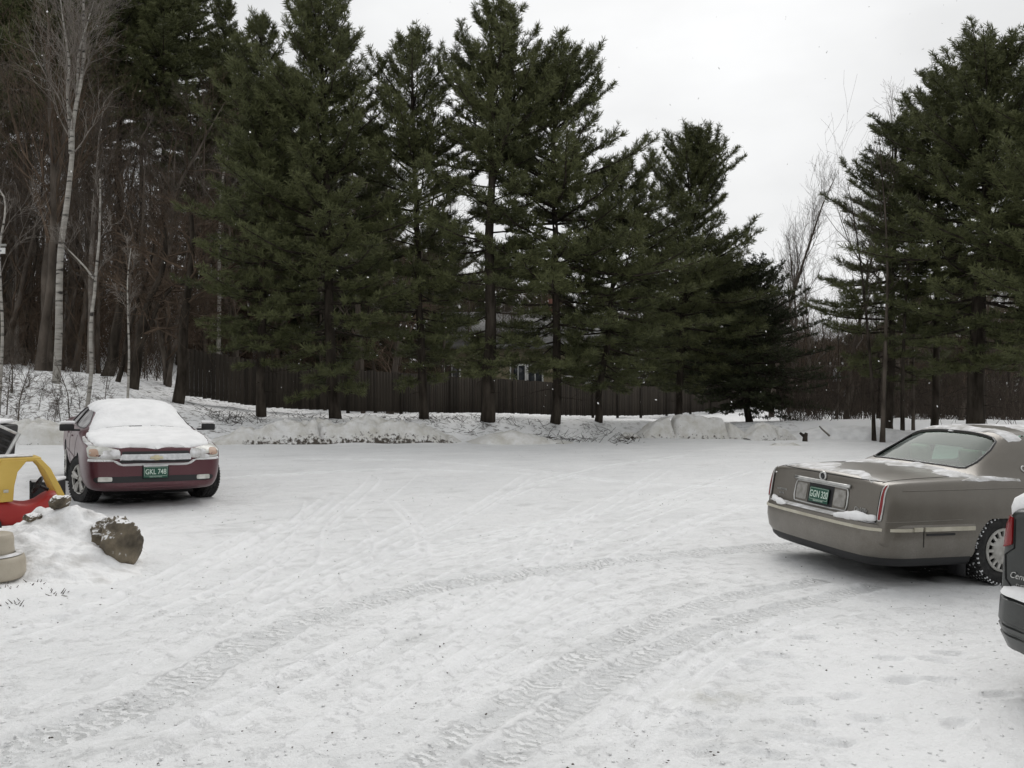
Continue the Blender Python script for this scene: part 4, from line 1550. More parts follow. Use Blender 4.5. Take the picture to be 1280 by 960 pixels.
def wheel(parent, cx, cy, r, w, side, style, steer=0.0, snowy=False, label=None):
    """side +1: face towards +y.  A wheel part with tyre and rim sub-parts"""
    t = bpy.data.objects.new('wheel', None); COL.objects.link(t); t.parent = parent
    t.location = (cx, cy, r); t.rotation_euler = (0, 0, steer)
    s = side
    b = MB()
    hw = w / 2
    rr = r * .64
    prof = [(rr, -hw * .8), (r * .8, -hw), (r * .93, -hw * .96), (r * .985, -hw * .8), (r, -hw * .5), (r, hw * .5), (r * .985, hw * .8), (r * .93, hw * .96), (r * .8, hw), (rr, hw * .86), (rr * .98, hw * .6)]
    b.lathe(prof, 56, 'y')
    # tread blocks
    nblk = 46
    for i in range(nblk):
        for row, (yy, ang) in enumerate(((-.36, .5), (-.12, -.4), (.12, .4), (.36, -.5))):
            a = 2 * math.pi * (i + .5 * (row % 2)) / nblk
            c = Vector((math.cos(a) * (r + .003), yy * w, math.sin(a) * (r + .003)))
            rot = Matrix.Rotation(-a + math.pi / 2, 3, 'Y') @ Matrix.Rotation(ang, 3, 'Z')
            b.box(c, (r * .085, w * .17, .014), rot)
        a = 2 * math.pi * i / nblk
        for ys in (-1, 1):
            c = Vector((math.cos(a) * r * .965, ys * hw * .9, math.sin(a) * r * .965))
            b.box(c, (r * .07, .02, r * .07), Matrix.Rotation(-a + math.pi / 2, 3, 'Y'))
    if snowy:
        rg = random.Random(4)
        for i in range(nblk):
            for row, yy in enumerate((-.44, -.24, 0, .24, .44)):
                if rg.random() < .3:
                    continue
                a = 2 * math.pi * (i + .25 + .5 * (row % 2) + rg.uniform(-.2, .2)) / nblk
                c = Vector((math.cos(a) * (r + .001), yy * w, math.sin(a) * (r + .001)))
                b.box(c, (r * .05 * rg.uniform(.4, 2.2), w * .05 * rg.uniform(.6, 1.6), .012), Matrix.Rotation(-a + math.pi / 2, 3, 'Y') @ Matrix.Rotation(rg.uniform(-.8, .8), 3, 'Z'), 1)
            if rg.random() < .75:
                a = 2 * math.pi * (i + .5) / nblk
                b.box(Vector((math.cos(a) * r * .965, s * hw * .93, math.sin(a) * r * .965)), (r * .04, .016, r * .045), Matrix.Rotation(-a + math.pi / 2, 3, 'Y'), 1)
    ty = b.build('tyre', [M['rubber'], M['tread_snow']], t, True)
    ty.data.set_sharp_from_angle(angle=R(30))
    b = MB()
    if style == 'slots':
        b.lathe([(rr * .99, s * hw * .84), (rr * .97, s * hw * .92), (rr * .88, s * hw * .95), (rr * .86, s * hw * .9)], 56, 'y')
        b.lathe([(rr * .64, s * hw * .8), (rr * .62, s * hw * .9), (rr * .4, s * hw * .98), (rr * .2, s * hw * 1.0), (.001, s * hw * 1.02)], 40, 'y')
        ns = 16
        for i in range(ns):
            a = 2 * math.pi * i / ns
            c = Vector((math.cos(a) * rr * .75, s * hw * .885, math.sin(a) * rr * .75))
            b.box(c, (rr * .27, .02, rr * .125), Matrix.Rotation(-a, 3, 'Y'))
    else:
        b.lathe([(rr * .99, s * hw * .84), (rr * .97, s * hw * .9), (rr * .9, s * hw * .86), (rr * .88, s * hw * .6)], 56, 'y')
        b.lathe([(rr * .3, s * hw * .55), (rr * .28, s * hw * .72), (rr * .16, s * hw * .78), (.001, s * hw * .8)], 24, 'y')
        for i in range(5):
            a = 2 * math.pi * i / 5 + .3
            for da in (-.07, .07):
                pts = []
                for f in np.linspace(.22, .93, 6):
                    aa = a + da * (1 + 1.2 * f)
                    pts.append((math.cos(aa) * rr * f, s * hw * (.70 + .12 * f), math.sin(aa) * rr * f))
                b.tube(pts, list(np.linspace(.022, .03, 6)), 6)
    rm = b.build('rim', M['alloy'], t, True); recalc(rm); rm.data.set_sharp_from_angle(angle=R(35))
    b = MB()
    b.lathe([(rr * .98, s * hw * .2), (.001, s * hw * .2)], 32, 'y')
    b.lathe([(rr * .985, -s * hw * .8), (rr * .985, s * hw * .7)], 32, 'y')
    b.build('wheel_shade_disc', M['dark'], t)['label'] = 'black disc standing in for the shade behind the wheel openings'  # near-black disc and barrel put the wheel's inner shade into the colour
    return t


def arch(cx, r, zc, ztop, y0, y1):
    pts = []
    for i in range(28):
        a = math.pi * i / 27
        pts.append((cx + r * math.cos(a), min(ztop, zc + r * math.sin(a))))
    q = [pts[0]]
    for p in pts[1:]:
        if abs(p[0] - q[-1][0]) + abs(p[1] - q[-1][1]) > 1e-4:
            q.append(p)
    q += [(cx - r, -.2), (cx + r, -.2)]
    return MB().prism(q, 'y', y0, y1)


def hexa(b, t):
    """cabin hollow from bottom and top rectangles: (x0,x1,halfwidth,z)"""
    mb = MB()
    V = []
    for x0, x1, w, z in (b, t):
        V += [(x0, -w, z), (x1, -w, z), (x1, w, z), (x0, w, z)]
    return mb.add(V, [(3, 2, 1, 0), (4, 5, 6, 7), (0, 1, 5, 4), (1, 2, 6, 5), (2, 3, 7, 6), (3, 0, 4, 7)])


def seat_row(parent, x, ys, w, zb=.42, back=.62, lean=.18, head=True):
    for y in ys:
        b = MB(); b.box((x, y, zb), (.5, w, .16))
        b.box((x - .3, y, zb + .02 + back / 2), (.14, w, back), Matrix.Rotation(-lean, 3, 'Y'))
        o = b.build('seat', M['seat'], parent); soft(o, .035, 3)
        if head:
            for hy in ([y] if w < .7 else [y - w * .27, y + w * .27]):
                b = MB(); b.box((x - .42, hy, zb + back + .13), (.09, .26, .17), Matrix.Rotation(-lean, 3, 'Y'))
                soft(b.build('headrest', M['seat'], o), .03, 3)


# ---------------------------------------------------------------- the tan sedan
def tan_sedan():
    P_tan = paint('tan_paint', (.128, .114, .093), (.42, .4, .37), .40, .8, .3, .35, 2.6)
    root = thing('sedan', 'tan four-door sedan with a snowy rear window, seen from behind at right', 'car')

    def st(x, ws=1.0, zb=.28, zs=.97, top=None, lift=0.0, dxt=0.0):
        w = [0, .80, .91, .962, .972, .965, .93]
        pr = [(0, zb, 0), (.88 * ws, zb, 0), (.945 * ws, zb + .05, 0), (.964 * ws, .44 + lift, 0), (.972 * ws, .60, dxt * .2), (.962 * ws, .80, dxt * .6), (.925 * ws, zs, dxt)]
        for y, z in top:
            pr.append((y * ws, z, dxt))
        return (x, pr)
    dk = lambda a: [(.86, a - .025), (.62, a), (.34, a + .012), (0, a + .018)]
    S = [st(-2.745, .90, .42, .93, dk(.955), dxt=.07), st(-2.72, .955, .38, .95, dk(.985), dxt=.06), st(-2.66, .985, .34, .965, dk(1.005), dxt=.05), st(-2.5, 1, .30, .975, dk(1.02), dxt=.03),
         st(-2.1, 1, .27, .985, dk(1.035)), st(-1.75, 1, .25, .99, dk(1.045)), st(-1.66, 1, .24, .99, dk(1.05)),
         st(-1.58, 1, .24, .99, [(.86, 1.03), (.70, 1.075), (.38, 1.085), (0, 1.09)]),
         st(-1.30, 1, .22, .99, [(.86, 1.03), (.69, 1.245), (.38, 1.275), (0, 1.285)]),
         st(-1.02, 1, .22, .985, [(.86, 1.02), (.665, 1.40), (.39, 1.455), (0, 1.467)]), st(-.86, 1, .22, .985, [(.86, 1.02), (.665, 1.43), (.40, 1.48), (0, 1.492)]),
         st(-.1, 1, .22, .985, [(.86, 1.02), (.67, 1.435), (.40, 1.487), (0, 1.50)]), st(.34, 1, .22, .98, [(.86, 1.01), (.655, 1.41), (.39, 1.463), (0, 1.475)]),
         st(.46, 1, .22, .98, [(.86, 1.01), (.64, 1.37), (.38, 1.43), (0, 1.44)]), st(1.2, 1, .22, .96, [(.86, .995), (.64, 1.035), (.35, 1.05), (0, 1.055)]),
         st(1.3, 1, .22, .955, [(.86, .985), (.64, 1.01), (.35, 1.025), (0, 1.03)]), st(1.9, 1, .24, .93, [(.84, .955), (.62, .98), (.34, .99), (0, .995)]),
         st(2.35, .985, .27, .86, [(.84, .885), (.62, .91), (.34, .92), (0, .925)]), st(2.46, .96, .3, .80, [(.84, .82), (.62, .84), (.34, .85), (0, .855)]), st(2.52, .9, .34, .74, [(.84, .75), (.62, .765), (.34, .77), (0, .775)])]
    o = loft(S).build('body', [P_tan, M['cabin'], M['dark']], root)
    finish_body(o, 2)
    bv = bvh_of(o)
    r = .335
    cuts = [(hexa((-1.45, 1.15, .80, .50), (-.98, .42, .60, 1.415)), 1)]
    rw = [(-1.56, -.69), (-1.56, .69), (-1.06, .60), (-1.06, -.60)]
    b = MB(); b.prism(round_poly(rw, .1), 'z', 1.045, 2.0); cuts.append((b, 1))
    b = MB(); b.prism([(.47, -.57), (.47, .57), (1.12, .72), (1.12, -.72)], 'z', 1.045, 2.0); cuts.append((b, 1))
    sw1 = round_poly([(-.74, 1.035), (-.68, 1.37), (-.16, 1.385), (-.16, 1.035)], .1)
    sw2 = round_poly([(-.08, 1.035), (-.08, 1.385), (.34, 1.365), (.98, 1.03)], .1)
    for sw in (sw1, sw2):
        b = MB(); b.prism(sw, 'y', -1.2, 1.2); cuts.append((b, 1))
    for ax in (-1.32, 1.445):
        for s in (-1, 1):
            cuts.append((arch(ax, .365, .335, .645 if ax < 0 else .72, s * .62, s * 1.2), 2))
    cut(o, cuts, [P_tan, M['cabin'], M['dark']])
    patch('rear_window', bv, 'top', round_poly([(-1.58, -.71), (-1.58, .71), (-1.04, .615), (-1.04, -.615)], .08), M['glass_green'], root, -.014, 0, .09)
    strip('rear_window_seal', bv, 'top', round_poly([(-1.57, -.70), (-1.57, .70), (-1.05, .605), (-1.05, -.605)], .1), M['blackgloss'], root, .014, -.004, 6, True, .05)
    patch('windshield', bv, 'top', [(.45, -.6), (.45, .6), (1.14, .74), (1.14, -.74)], M['glass_green'], root, -.014, 0, .1)
    for s in ('left', 'right'):
        for sw in (sw1, sw2):
            patch('side_window', bv, s, sw, M['glass_dark'], root, -.014, 0, .1)
            strip('window_trim', bv, s, sw, M['chrome'], root, .009, .002, 5, True)
    seat_row(root, -.75, [0], 1.3)
    seat_row(root, .35, [-.38, .38], .56)
    b = MB(); b.box((.95, 0, .85), (.35, 1.4, .2)); soft(b.build('dashboard', M['cabin'], root), .05, 3)
    # rear bumper: one swept bar round the tail, with chrome line, dark lower edge and a snowy shelf
    def outline(off, zc, front=-1.83):
        pts = []
        W, X, rr = .968 + off, -2.745 - off - .05, .2
        pts.append((front, -W))
        pts.append((X + .45, -W))
        for i in range(9):
            a = i / 8 * math.pi / 2
            pts.append((X + .36 - .36 * math.sin(a), -(W - .26) - .26 * math.cos(a)))
        for y in np.linspace(-(W - .3), W - .3, 9)[1:-1]:
            pts.append((X - .03 * (1 - (y / W) ** 2), y))
        for i in range(9):
            a = (1 - i / 8) * math.pi / 2
            pts.append((X + .36 - .36 * math.sin(a), (W - .26) + .26 * math.cos(a)))
        pts.append((X + .45, W)); pts.append((front, W))
        return pts

    def swept(name, prof, mat, front=-1.83, sub=False, label=None):
        """prof: (offset, z) closed section swept round the tail"""
        lines = [outline(f, z, front) for f, z in prof]
        n, m = len(lines[0]), len(prof)
        V = [(x, y, z) for (f, z), ln in zip(prof, lines) for x, y in ln]
        F = []
        for j in range(m):
            j2 = (j + 1) % m
            for i in range(n - 1):
                F.append((j * n + i, j * n + i + 1, j2 * n + i + 1, j2 * n + i))
        F.append(tuple(j * n for j in range(m))); F.append(tuple(j * n + n - 1 for j in range(m))[::-1])
        o = MB().add(V, F).build(name, mat, root, True)
        recalc(o); o.data.set_sharp_from_angle(angle=R(50))
        if label:
            o['label'] = label
        return o
    bp = swept('rear_bumper', [(-.08, .61), (.0, .605), (.012, .585), (.015, .46), (.0, .34), (-.03, .285), (-.10, .275), (-.10, .55)], P_tan, -1.70)
    swept('bumper_strip', [(.008, .575), (.021, .572), (.021, .545), (.008, .542)], M['cream'], -2.44).parent = bp
    swept('lower_valance', [(-.12, .30), (-.024, .302), (-.035, .25), (-.07, .21), (-.14, .21)], M['black'], -1.72, label='black lower edge of the rear bumper')
    b = MB(); b.box((-.1, 0, .22), (3.2, 1.3, .12)); b.box((-2.2, 0, .3), (.7, 1.2, .15)); b.build('underbody', M['dark'], root)
    b = MB(); b.tube([(-2.6, -.55, .22), (-2.0, -.55, .24)], .03, 10); b.build('exhaust_pipe', M['rubber'], root)
    # trunk lid gap, recess for the plate
    tl = [(.84, .62), (.845, .9), (.80, .985), (-.80, .985), (-.845, .9), (-.84, .62)]
    strip('trunk_gap', bv, 'rear', tl + [(0, .615), (.84, .62)], M['dark'], root, .005, 0, 5)
    for s in (1, -1):
        strip('trunk_gap', bv, 'top', [(-2.62, s * .80), (-1.75, s * .76), (-1.68, s * .7)], M['dark'], root, .004, 0, 5)
    rc = round_poly([(-.43, .655), (.43, .655), (.42, .875), (-.42, .875)], .06)
    rec = patch('plate_recess', bv, 'rear', rc, P_tan, root, .002, 0, .08)
    strip('recess_frame', bv, 'rear', rc, M['chrome'], rec, .009, .006, 6, True)
    for s in (-1, 1):
        patch('backup_lamp', bv, 'rear', round_poly([(s * .22, .685), (s * .40, .685), (s * .395, .85), (s * .22, .85)], .08), M['frost_lens'], root, .006, .004, .06)
    patch('plate_pocket', bv, 'rear', [(-.2, .66), (.2, .66), (.2, .87), (-.2, .87)], M['black'], root, .004, 0, .1)
    pm = [cast(bv, 'rear', 0, z)[0] for z in (.69, .84)]
    up = (pm[1] - pm[0]).normalized()
    plate(root, 'GGN 320', (pm[0] + pm[1]) / 2 + Vector((-.022, 0, -.005)), (0, -1, 0), up)
    b = MB()
    pts = []
    for y in np.linspace(-.44, .44, 12):
        p, n = cast(bv, 'rear', y, .895); pts.append(p + Vector((-.014, 0, .003)))
    b.tube(pts, .02, 8); o2 = b.build('handle_bar', M['chrome'], root, True); o2['label'] = 'pale snow-dusted chrome bar above the plate'
    p, n = cast(bv, 'rear', 0, .955)
    b = MB()
    q = n.to_track_quat('Z', 'X').to_matrix()
    ring = [p + n * .008 + q @ Vector((math.cos(a) * .04, math.sin(a) * .046, 0)) for a in np.linspace(0, 2 * math.pi, 20, endpoint=False)]
    b.tube(ring, .011, 8, closed=True)
    em = b.build('emblem', M['chrome'], root, True); em['label'] = 'round wreath emblem on the trunk lid'
    b = MB(); b.tube([p + n * .002, p + n * .012], .03, 16); b.build('emblem_shield', M['blackgloss'], em, True)
    p, n = cast(bv, 'rear', -.62, .70)
    text('badge_script', 'DeVille', .062, p + n * .004, (0, -1, 0), (0.05, 0, 1), M['chrome'], root, shear=.35, ext=.003)
    p, n = cast(bv, 'rear', .66, .74)
    text('badge', 'NORTHSTAR', .03, p + n * .004, (0, -1, 0), (0.05, 0, 1), M['chrome'], root, ext=.003)
    p, n = cast(bv, 'rear', .66, .70)
    text('badge', '32V V8', .03, p + n * .004, (0, -1, 0), (0.05, 0, 1), M['chrome'], root, ext=.003)
    # tail lamps: tall slivers on the corners
    for s in (1, -1):
        lp = [(s * .862, .64), (s * .902, .64), (s * .902, .80), (s * .885, .95), (s * .868, .96)]
        t = patch('tail_lamp', bv, 'rear', round_poly(lp, .12), M['red_lens'], root, .006, .01, .04)
        strip('tail_lamp_trim', bv, 'rear', round_poly(lp, .12), M['chrome'], t, .008, .01, 6, True, .03)
    # side trim
    for s in ('left', 'right'):
        for a, c in ((-1.83, -1.08), (-1.06, 1.06)):
            pass
        for x0, x1 in ((-2.29, -1.72), (-2.41, -2.32), (-.95, -.20), (-.18, 1.05), (1.85, 2.3)):
            patch('side_moulding', bv, s, [(x0, .548), (x1, .548), (x1, .585), (x0, .585)], M['cream'], root, .003, .026 if x1 < -1.5 else .012, .1)
        b = MB(); yy = (.9845 if s == 'left' else -.9845)
        b.tube([(-2.30, yy, .40), (-2.30, yy, .475), (-2.30, yy * .999, .545)], .0035, 5); b.build('bumper_seam', M['dark'], root)
        strip('body_crease', bv, s, [(-2.68, .63), (-1.85, .645)], P_tan, root, .006, -.001)
        strip('body_crease', bv, s, [(-2.5, .915), (-1.3, .93), (1.2, .91)], P_tan, root, .008, -.002)
        strip('door_gap', bv, s, [(-.12, .30), (-.12, 1.0)], M['dark'], root, .004)
        strip('door_gap', bv, s, [(-.98, .62), (-.86, .8), (-.84, 1.02), (-.66, 1.38)], M['dark'], root, .004)
        strip('door_gap', bv, s, [(1.08, .30), (1.1, .95)], M['dark'], root, .004)
        patch('side_marker', bv, s, [(-2.27, .508), (-1.95, .508), (-1.95, .526), (-2.27, .526)], M['black'], root, .003, .022, .1, label='dark side marker strip below the moulding')
        p, n = cast(bv, s, -.98, 1.10)
        b = MB()
        q = n.to_track_quat('Z', 'X').to_matrix()
        b.tube([p + n * .004 + q @ Vector((math.cos(a) * .03, math.sin(a) * .036, 0)) for a in np.linspace(0, 2 * math.pi, 16, endpoint=False)], .008, 6, closed=True)
        b.build('pillar_emblem', M['chrome'], root, True)
        for x in (-.75, .1):
            p, n = cast(bv, s, x, .86)
            b = MB(); b.tube([p + n * .012 + Vector((t, 0, 0)) for t in (0, .05, .13, .18)], [.008, .014, .014, .008], 8); b.build('door_handle', P_tan, root, True)
        b = MB()
        y = -1.02 if s == 'right' else 1.02
        b.box((.86, y, 1.03), (.12, .2, .13)); soft(b.build('side_mirror', P_tan, root), .03, 3)
        p, n = cast(bv, s, -1.92, .33)
        b = MB(); yy = .80 if s == 'left' else -.80
        b.box((-1.74, yy, .22), (.02, .2, .26)); b.build('mud_flap', M['black'], root)
    for ax in (-1.32, 1.445):
        for s in (1, -1):
            wheel(root, ax, s * .845, r, .215, s, 'slots', 0, snowy=True)
    # headlamps, grille (out of sight from here, in view from the other side)
    for s in (1, -1):
        patch('headlight', bv, 'front', round_poly([(s * .42, .60), (s * .86, .60), (s * .86, .74), (s * .42, .72)], .1), M['lens'], root, .004, .006, .07)
    patch('grille', bv, 'front', [(-.36, .48), (.36, .48), (.38, .72), (-.38, .72)], M['chrome'], root, .006, .006, .08)
    # snow: on the bumper shelf, drifted against the rear window, blown over roof and trunk
    sh = []
    def snow_roll(name, pts, rad, seed, lab=None):
        rg = np.random.RandomState(seed)
        P = smooth_line(pts, .015)
        P = P + np.stack([fbm(np.arange(len(P)) * .12, np.full(len(P), k * 3.3), 3, seed + k) for k in range(3)], 1) * rad * .9
        n = len(P)
        rr = [rad * (.35 + .65 * math.sin(math.pi * min(1, max(0, (i + 1) / (n + 1)))) ** .5) * (1 + 1.3 * float(fbm(i * .16, seed, 3, seed))) for i in range(n)]
        b = MB(); b.tube([tuple(p) for p in P], rr, 10)
        oo = b.build(name, M['snow_fluffy'], root, True)
        if lab:
            oo['label'] = lab
        return oo
    ol = outline(-.035, .61)
    shelf = [(x, y, .612) for x, y in ol if x < -2.5]
    V, F = [], []
    il = outline(-.085, .61)
    b = MB()
    a1 = [(x, y, .611) for x, y in outline(-.006, .6) if x < -2.45]; a2 = [(x, y, .63) for x, y in outline(-.04, .6) if True][:0]
    k = len(a1)
    a2 = []
    for x, y, z in a1:
        a2.append((x + .075, y * .94, .632))
    b.add(a1 + a2, [(i, i + 1, k + i + 1, k + i) for i in range(k - 1)])
    b.build('bumper_snow', M['frost'], root, True)['label'] = 'thin frosty snow along the bumper shelf'
    snow_roll('bumper_snow', [(-2.815, -.38, .622), (-2.80, -.5, .635), (-2.79, -.62, .65), (-2.755, -.78, .655), (-2.72, -.85, .66)], .036, 5, 'thick white snow roll on the bumper near the right tail lamp')
    snow_roll('bumper_snow', [(-2.82, .42, .618), (-2.80, .55, .625), (-2.77, .7, .632), (-2.70, .82, .635), (-2.62, .88, .635)], .028, 6, 'lumpy snow at the left end of the bumper')
    wd = wobble([(-1.62, .82), (-1.60, -.84), (-1.66, -.86), (-1.85, -.80), (-1.88, -.55), (-1.72, -.45), (-1.75, -.2), (-1.9, 0), (-1.78, .35), (-1.95, .6), (-1.8, .8)], .07, 3, .04)
    patch('trunk_snow', bv, 'top', wd, M['frost'], root, .001, 0, .035, True, .008, 3, .9, .07)
    wd2 = wobble([(-2.15, .78), (-2.2, .3), (-2.5, .1), (-2.62, .3), (-2.55, .75)], .12, 9, .04)
    patch('trunk_snow', bv, 'top', wd2, M['frost'], root, .001, 0, .05, True, .005, 5, .8, .05)
    wd3 = wobble([(-2.62, .78), (-2.65, -.70), (-2.60, -.72), (-2.45, -.3), (-2.52, .2), (-2.5, .7)], .06, 12, .04)
    patch('trunk_snow', bv, 'top', wd3, M['frost'], root, .001, 0, .05, True, .005, 7, .8, .05)
    rf = wobble([(-1.0, -.62), (-1.05, 0), (-1.0, .62), (-.86, .64), (-.80, .1), (-.90, -.2), (-.84, -.64)], .05, 15, .04)
    patch('roof_snow', bv, 'top', rf, M['frost'], root, .001, 0, .035, True, .006, 11, .9, .05)
    rf2 = wobble([(-.66, -.56), (-.66, .6), (.3, .58), (.3, -.55)], .16, 19, .05)
    patch('roof_snow', bv, 'top', rf2, M['frost'], root, .001, 0, .05, True, .006, 13, .8, .06)
    sd = wobble([(-1.62, -.82), (-1.45, -.86), (-1.1, -.885), (-1.1, -.90), (-1.6, -.905), (-1.8, -.88)], .012, 21, .03)
    patch('trunk_snow', bv, 'top', sd, M['frost'], root, .001, 0, .03, True, .006, 17, .7, .03)
    return root


car = tan_sedan()
place_car(car, *TAN)


# ---------------------------------------------------------------- the maroon sedan under snow, and its dark green neighbour kind
def small_sedan(root, P, rear_up=0.0, snow=True, win='glass_dark'):
    wt = 'black'
    def st(x, ws=1.0, zb=.22, zs=.93, top=None, bow=0.0, dxt=0.0):
        pr = [(0, zb, bow), (.72 * ws, zb, bow * .5), (.82 * ws, zb + .05, bow * .3), (.872 * ws, .42, bow * .2), (.888 * ws, .60, bow * .2), (.88 * ws, .78, bow * .2 + dxt * .5), (.845 * ws, zs, bow * .25 + dxt)]
        for y, z in top:
            pr.append((y * ws, z, dxt + bow * (1 - (y / .9) ** 2)))
        return (x, pr)
    u = rear_up
    dk = lambda a: [(.76, a - .03), (.58, a - .005), (.32, a + .01), (0, a + .016)]
    S = [st(-2.46, .86, .36, .93 + u, dk(.98 + u), -.05), st(-2.44, .92, .33, .95 + u, dk(1.01 + u), -.05), st(-2.38, .965, .30, .965 + u, dk(1.03 + u), -.04), st(-2.2, .99, .27, .975 + u, dk(1.045 + u), -.02),
         st(-1.95, 1, .24, .98 + u * .6, dk(1.055 + u)), st(-1.88, 1, .24, .98 + u * .5, [(.79, .99 + u * .5), (.64, 1.07 + u * .5), (.35, 1.085), (0, 1.09)]),
         st(-1.2, 1, .22, .97, [(.80, .99), (.60, 1.255), (.34, 1.305), (0, 1.32)]), st(-1.02, 1, .22, .97, [(.80, .985), (.60, 1.295), (.34, 1.34), (0, 1.35)]),
         st(-.4, 1, .22, .96, [(.80, .98), (.605, 1.315), (.35, 1.36), (0, 1.37)]), st(.1, 1, .22, .95, [(.80, .97), (.59, 1.29), (.34, 1.335), (0, 1.35)], .02),
         st(.22, 1, .22, .95, [(.80, .965), (.58, 1.255), (.34, 1.31), (0, 1.325)], .03), st(.98, 1, .22, .925, [(.80, .935), (.62, .965), (.33, .985), (0, .99)], .10),
         st(1.06, 1, .22, .915, [(.79, .93), (.60, .95), (.33, .965), (0, .97)], .10), st(1.6, 1, .22, .875, [(.77, .895), (.58, .915), (.31, .93), (0, .935)], .08),
         st(1.95, 1, .22, .825, [(.76, .85), (.58, .88), (.31, .895), (0, .90)], .08), st(2.12, .97, .23, .775, [(.76, .80), (.58, .84), (.31, .86), (0, .865)], .10),
         st(2.2, .92, .28, .735, [(.76, .76), (.58, .795), (.31, .815), (0, .82)], .11), st(2.25, .85, .31, .69, [(.76, .705), (.58, .725), (.31, .74), (0, .745)], .10), st(2.27, .78, .33, .645, [(.76, .655), (.58, .665), (.31, .675), (0, .68)], .10)]
    o = loft(S).build('body', [P, M['cabin'], M['dark']], root)
    finish_body(o, 2)
    bv = bvh_of(o)
    r = .325
    cuts = [(hexa((-1.55, .95, .74, .48), (-1.05, .18, .545, 1.30)), 1)]
    b = MB(); b.prism([(-1.82, -.60), (-1.82, .60), (-1.22, .54), (-1.22, -.54)], 'z', 1.06, 2.0); cuts.append((b, 1))
    b = MB(); b.prism([(.24, -.53), (.24, .53), (.95, .66), (.95, -.66)], 'z', 1.0, 2.0); cuts.append((b, 1))
    sw1 = round_poly([(-1.10, .99), (-.98, 1.22), (-.42, 1.27), (-.42, .99)], .1)
    sw2 = round_poly([(-.34, .99), (-.34, 1.27), (.10, 1.245), (.74, .98)], .1)
    for sw in (sw1, sw2):
        b = MB(); b.prism(sw, 'y', -1.2, 1.2); cuts.append((b, 1))
    for ax in (-1.35, 1.35):
        for s in (-1, 1):
            cuts.append((arch(ax, .37, .325, .9, s * .56, s * 1.2), 2))
    cut(o, cuts, [P, M['cabin'], M['dark']])
    patch('rear_window', bv, 'top', [(-1.84, -.62), (-1.84, .62), (-1.20, .56), (-1.20, -.56)], M['glass_green'], root, -.012, 0, .1)
    patch('windshield', bv, 'top', [(.22, -.55), (.22, .55), (.97, .68), (.97, -.68)], M['glass_green'], root, -.012, 0, .1)
    for s in ('left', 'right'):
        for sw in (sw1, sw2):
            patch('side_window', bv, s, sw, M[win], root, -.012, 0, .1)
            strip('window_trim', bv, s, sw, M['black'], root, .008, .0, 5, True)
        strip('door_gap', bv, s, [(-.38, .28), (-.38, .97)], M['dark'], root, .004)
        strip('door_gap', bv, s, [(.78, .28), (.80, .9)], M['dark'], root, .004)
        strip('door_gap', bv, s, [(-1.02, .75), (-1.12, .97)], M['dark'], root, .004)
        patch('side_moulding', bv, s, [(-.98, .55), (-.40, .55), (-.40, .585), (-.98, .585)], P, root, .002, .01, .1)
        patch('side_moulding', bv, s, [(-.36, .55), (.76, .55), (.76, .585), (-.36, .585)], P, root, .002, .01, .1)
        for x in (-.95, -.1):
            p, n = cast(bv, s, x, .84)
            b = MB(); b.tube([p + n * .012 + Vector((t, 0, 0)) for t in (0, .05, .13, .18)], [.008, .014, .014, .008], 8); b.build('door_handle', P, root, True)
        sy = -1 if s == 'right' else 1
        b = MB()
        b.box((.66, sy * .985, 1.0), (.10, .19, .095)); b.box((.68, sy * .87, .965), (.06, .12, .03))
        mo = soft(b.build('side_mirror', M['black'], root), .03, 3)
        if snow:
            b = MB(); b.box((.665, sy * .975, 1.075), (.11, .19, .04)); soft(b.build('mirror_snow', M['snow_fluffy'], mo), .018, 3)
    seat_row(root, -.85, [0], 1.25, .40, .58)
    seat_row(root, .15, [-.36, .36], .54, .40, .6)
    b = MB(); b.box((.75, 0, .82), (.3, 1.35, .18)); soft(b.build('dashboard', M['cabin'], root), .05, 3)
    b = MB(); b.box((0, 0, .20), (3.6, 1.15, .1)); b.build('underbody', M['dark'], root)
    return bv, r


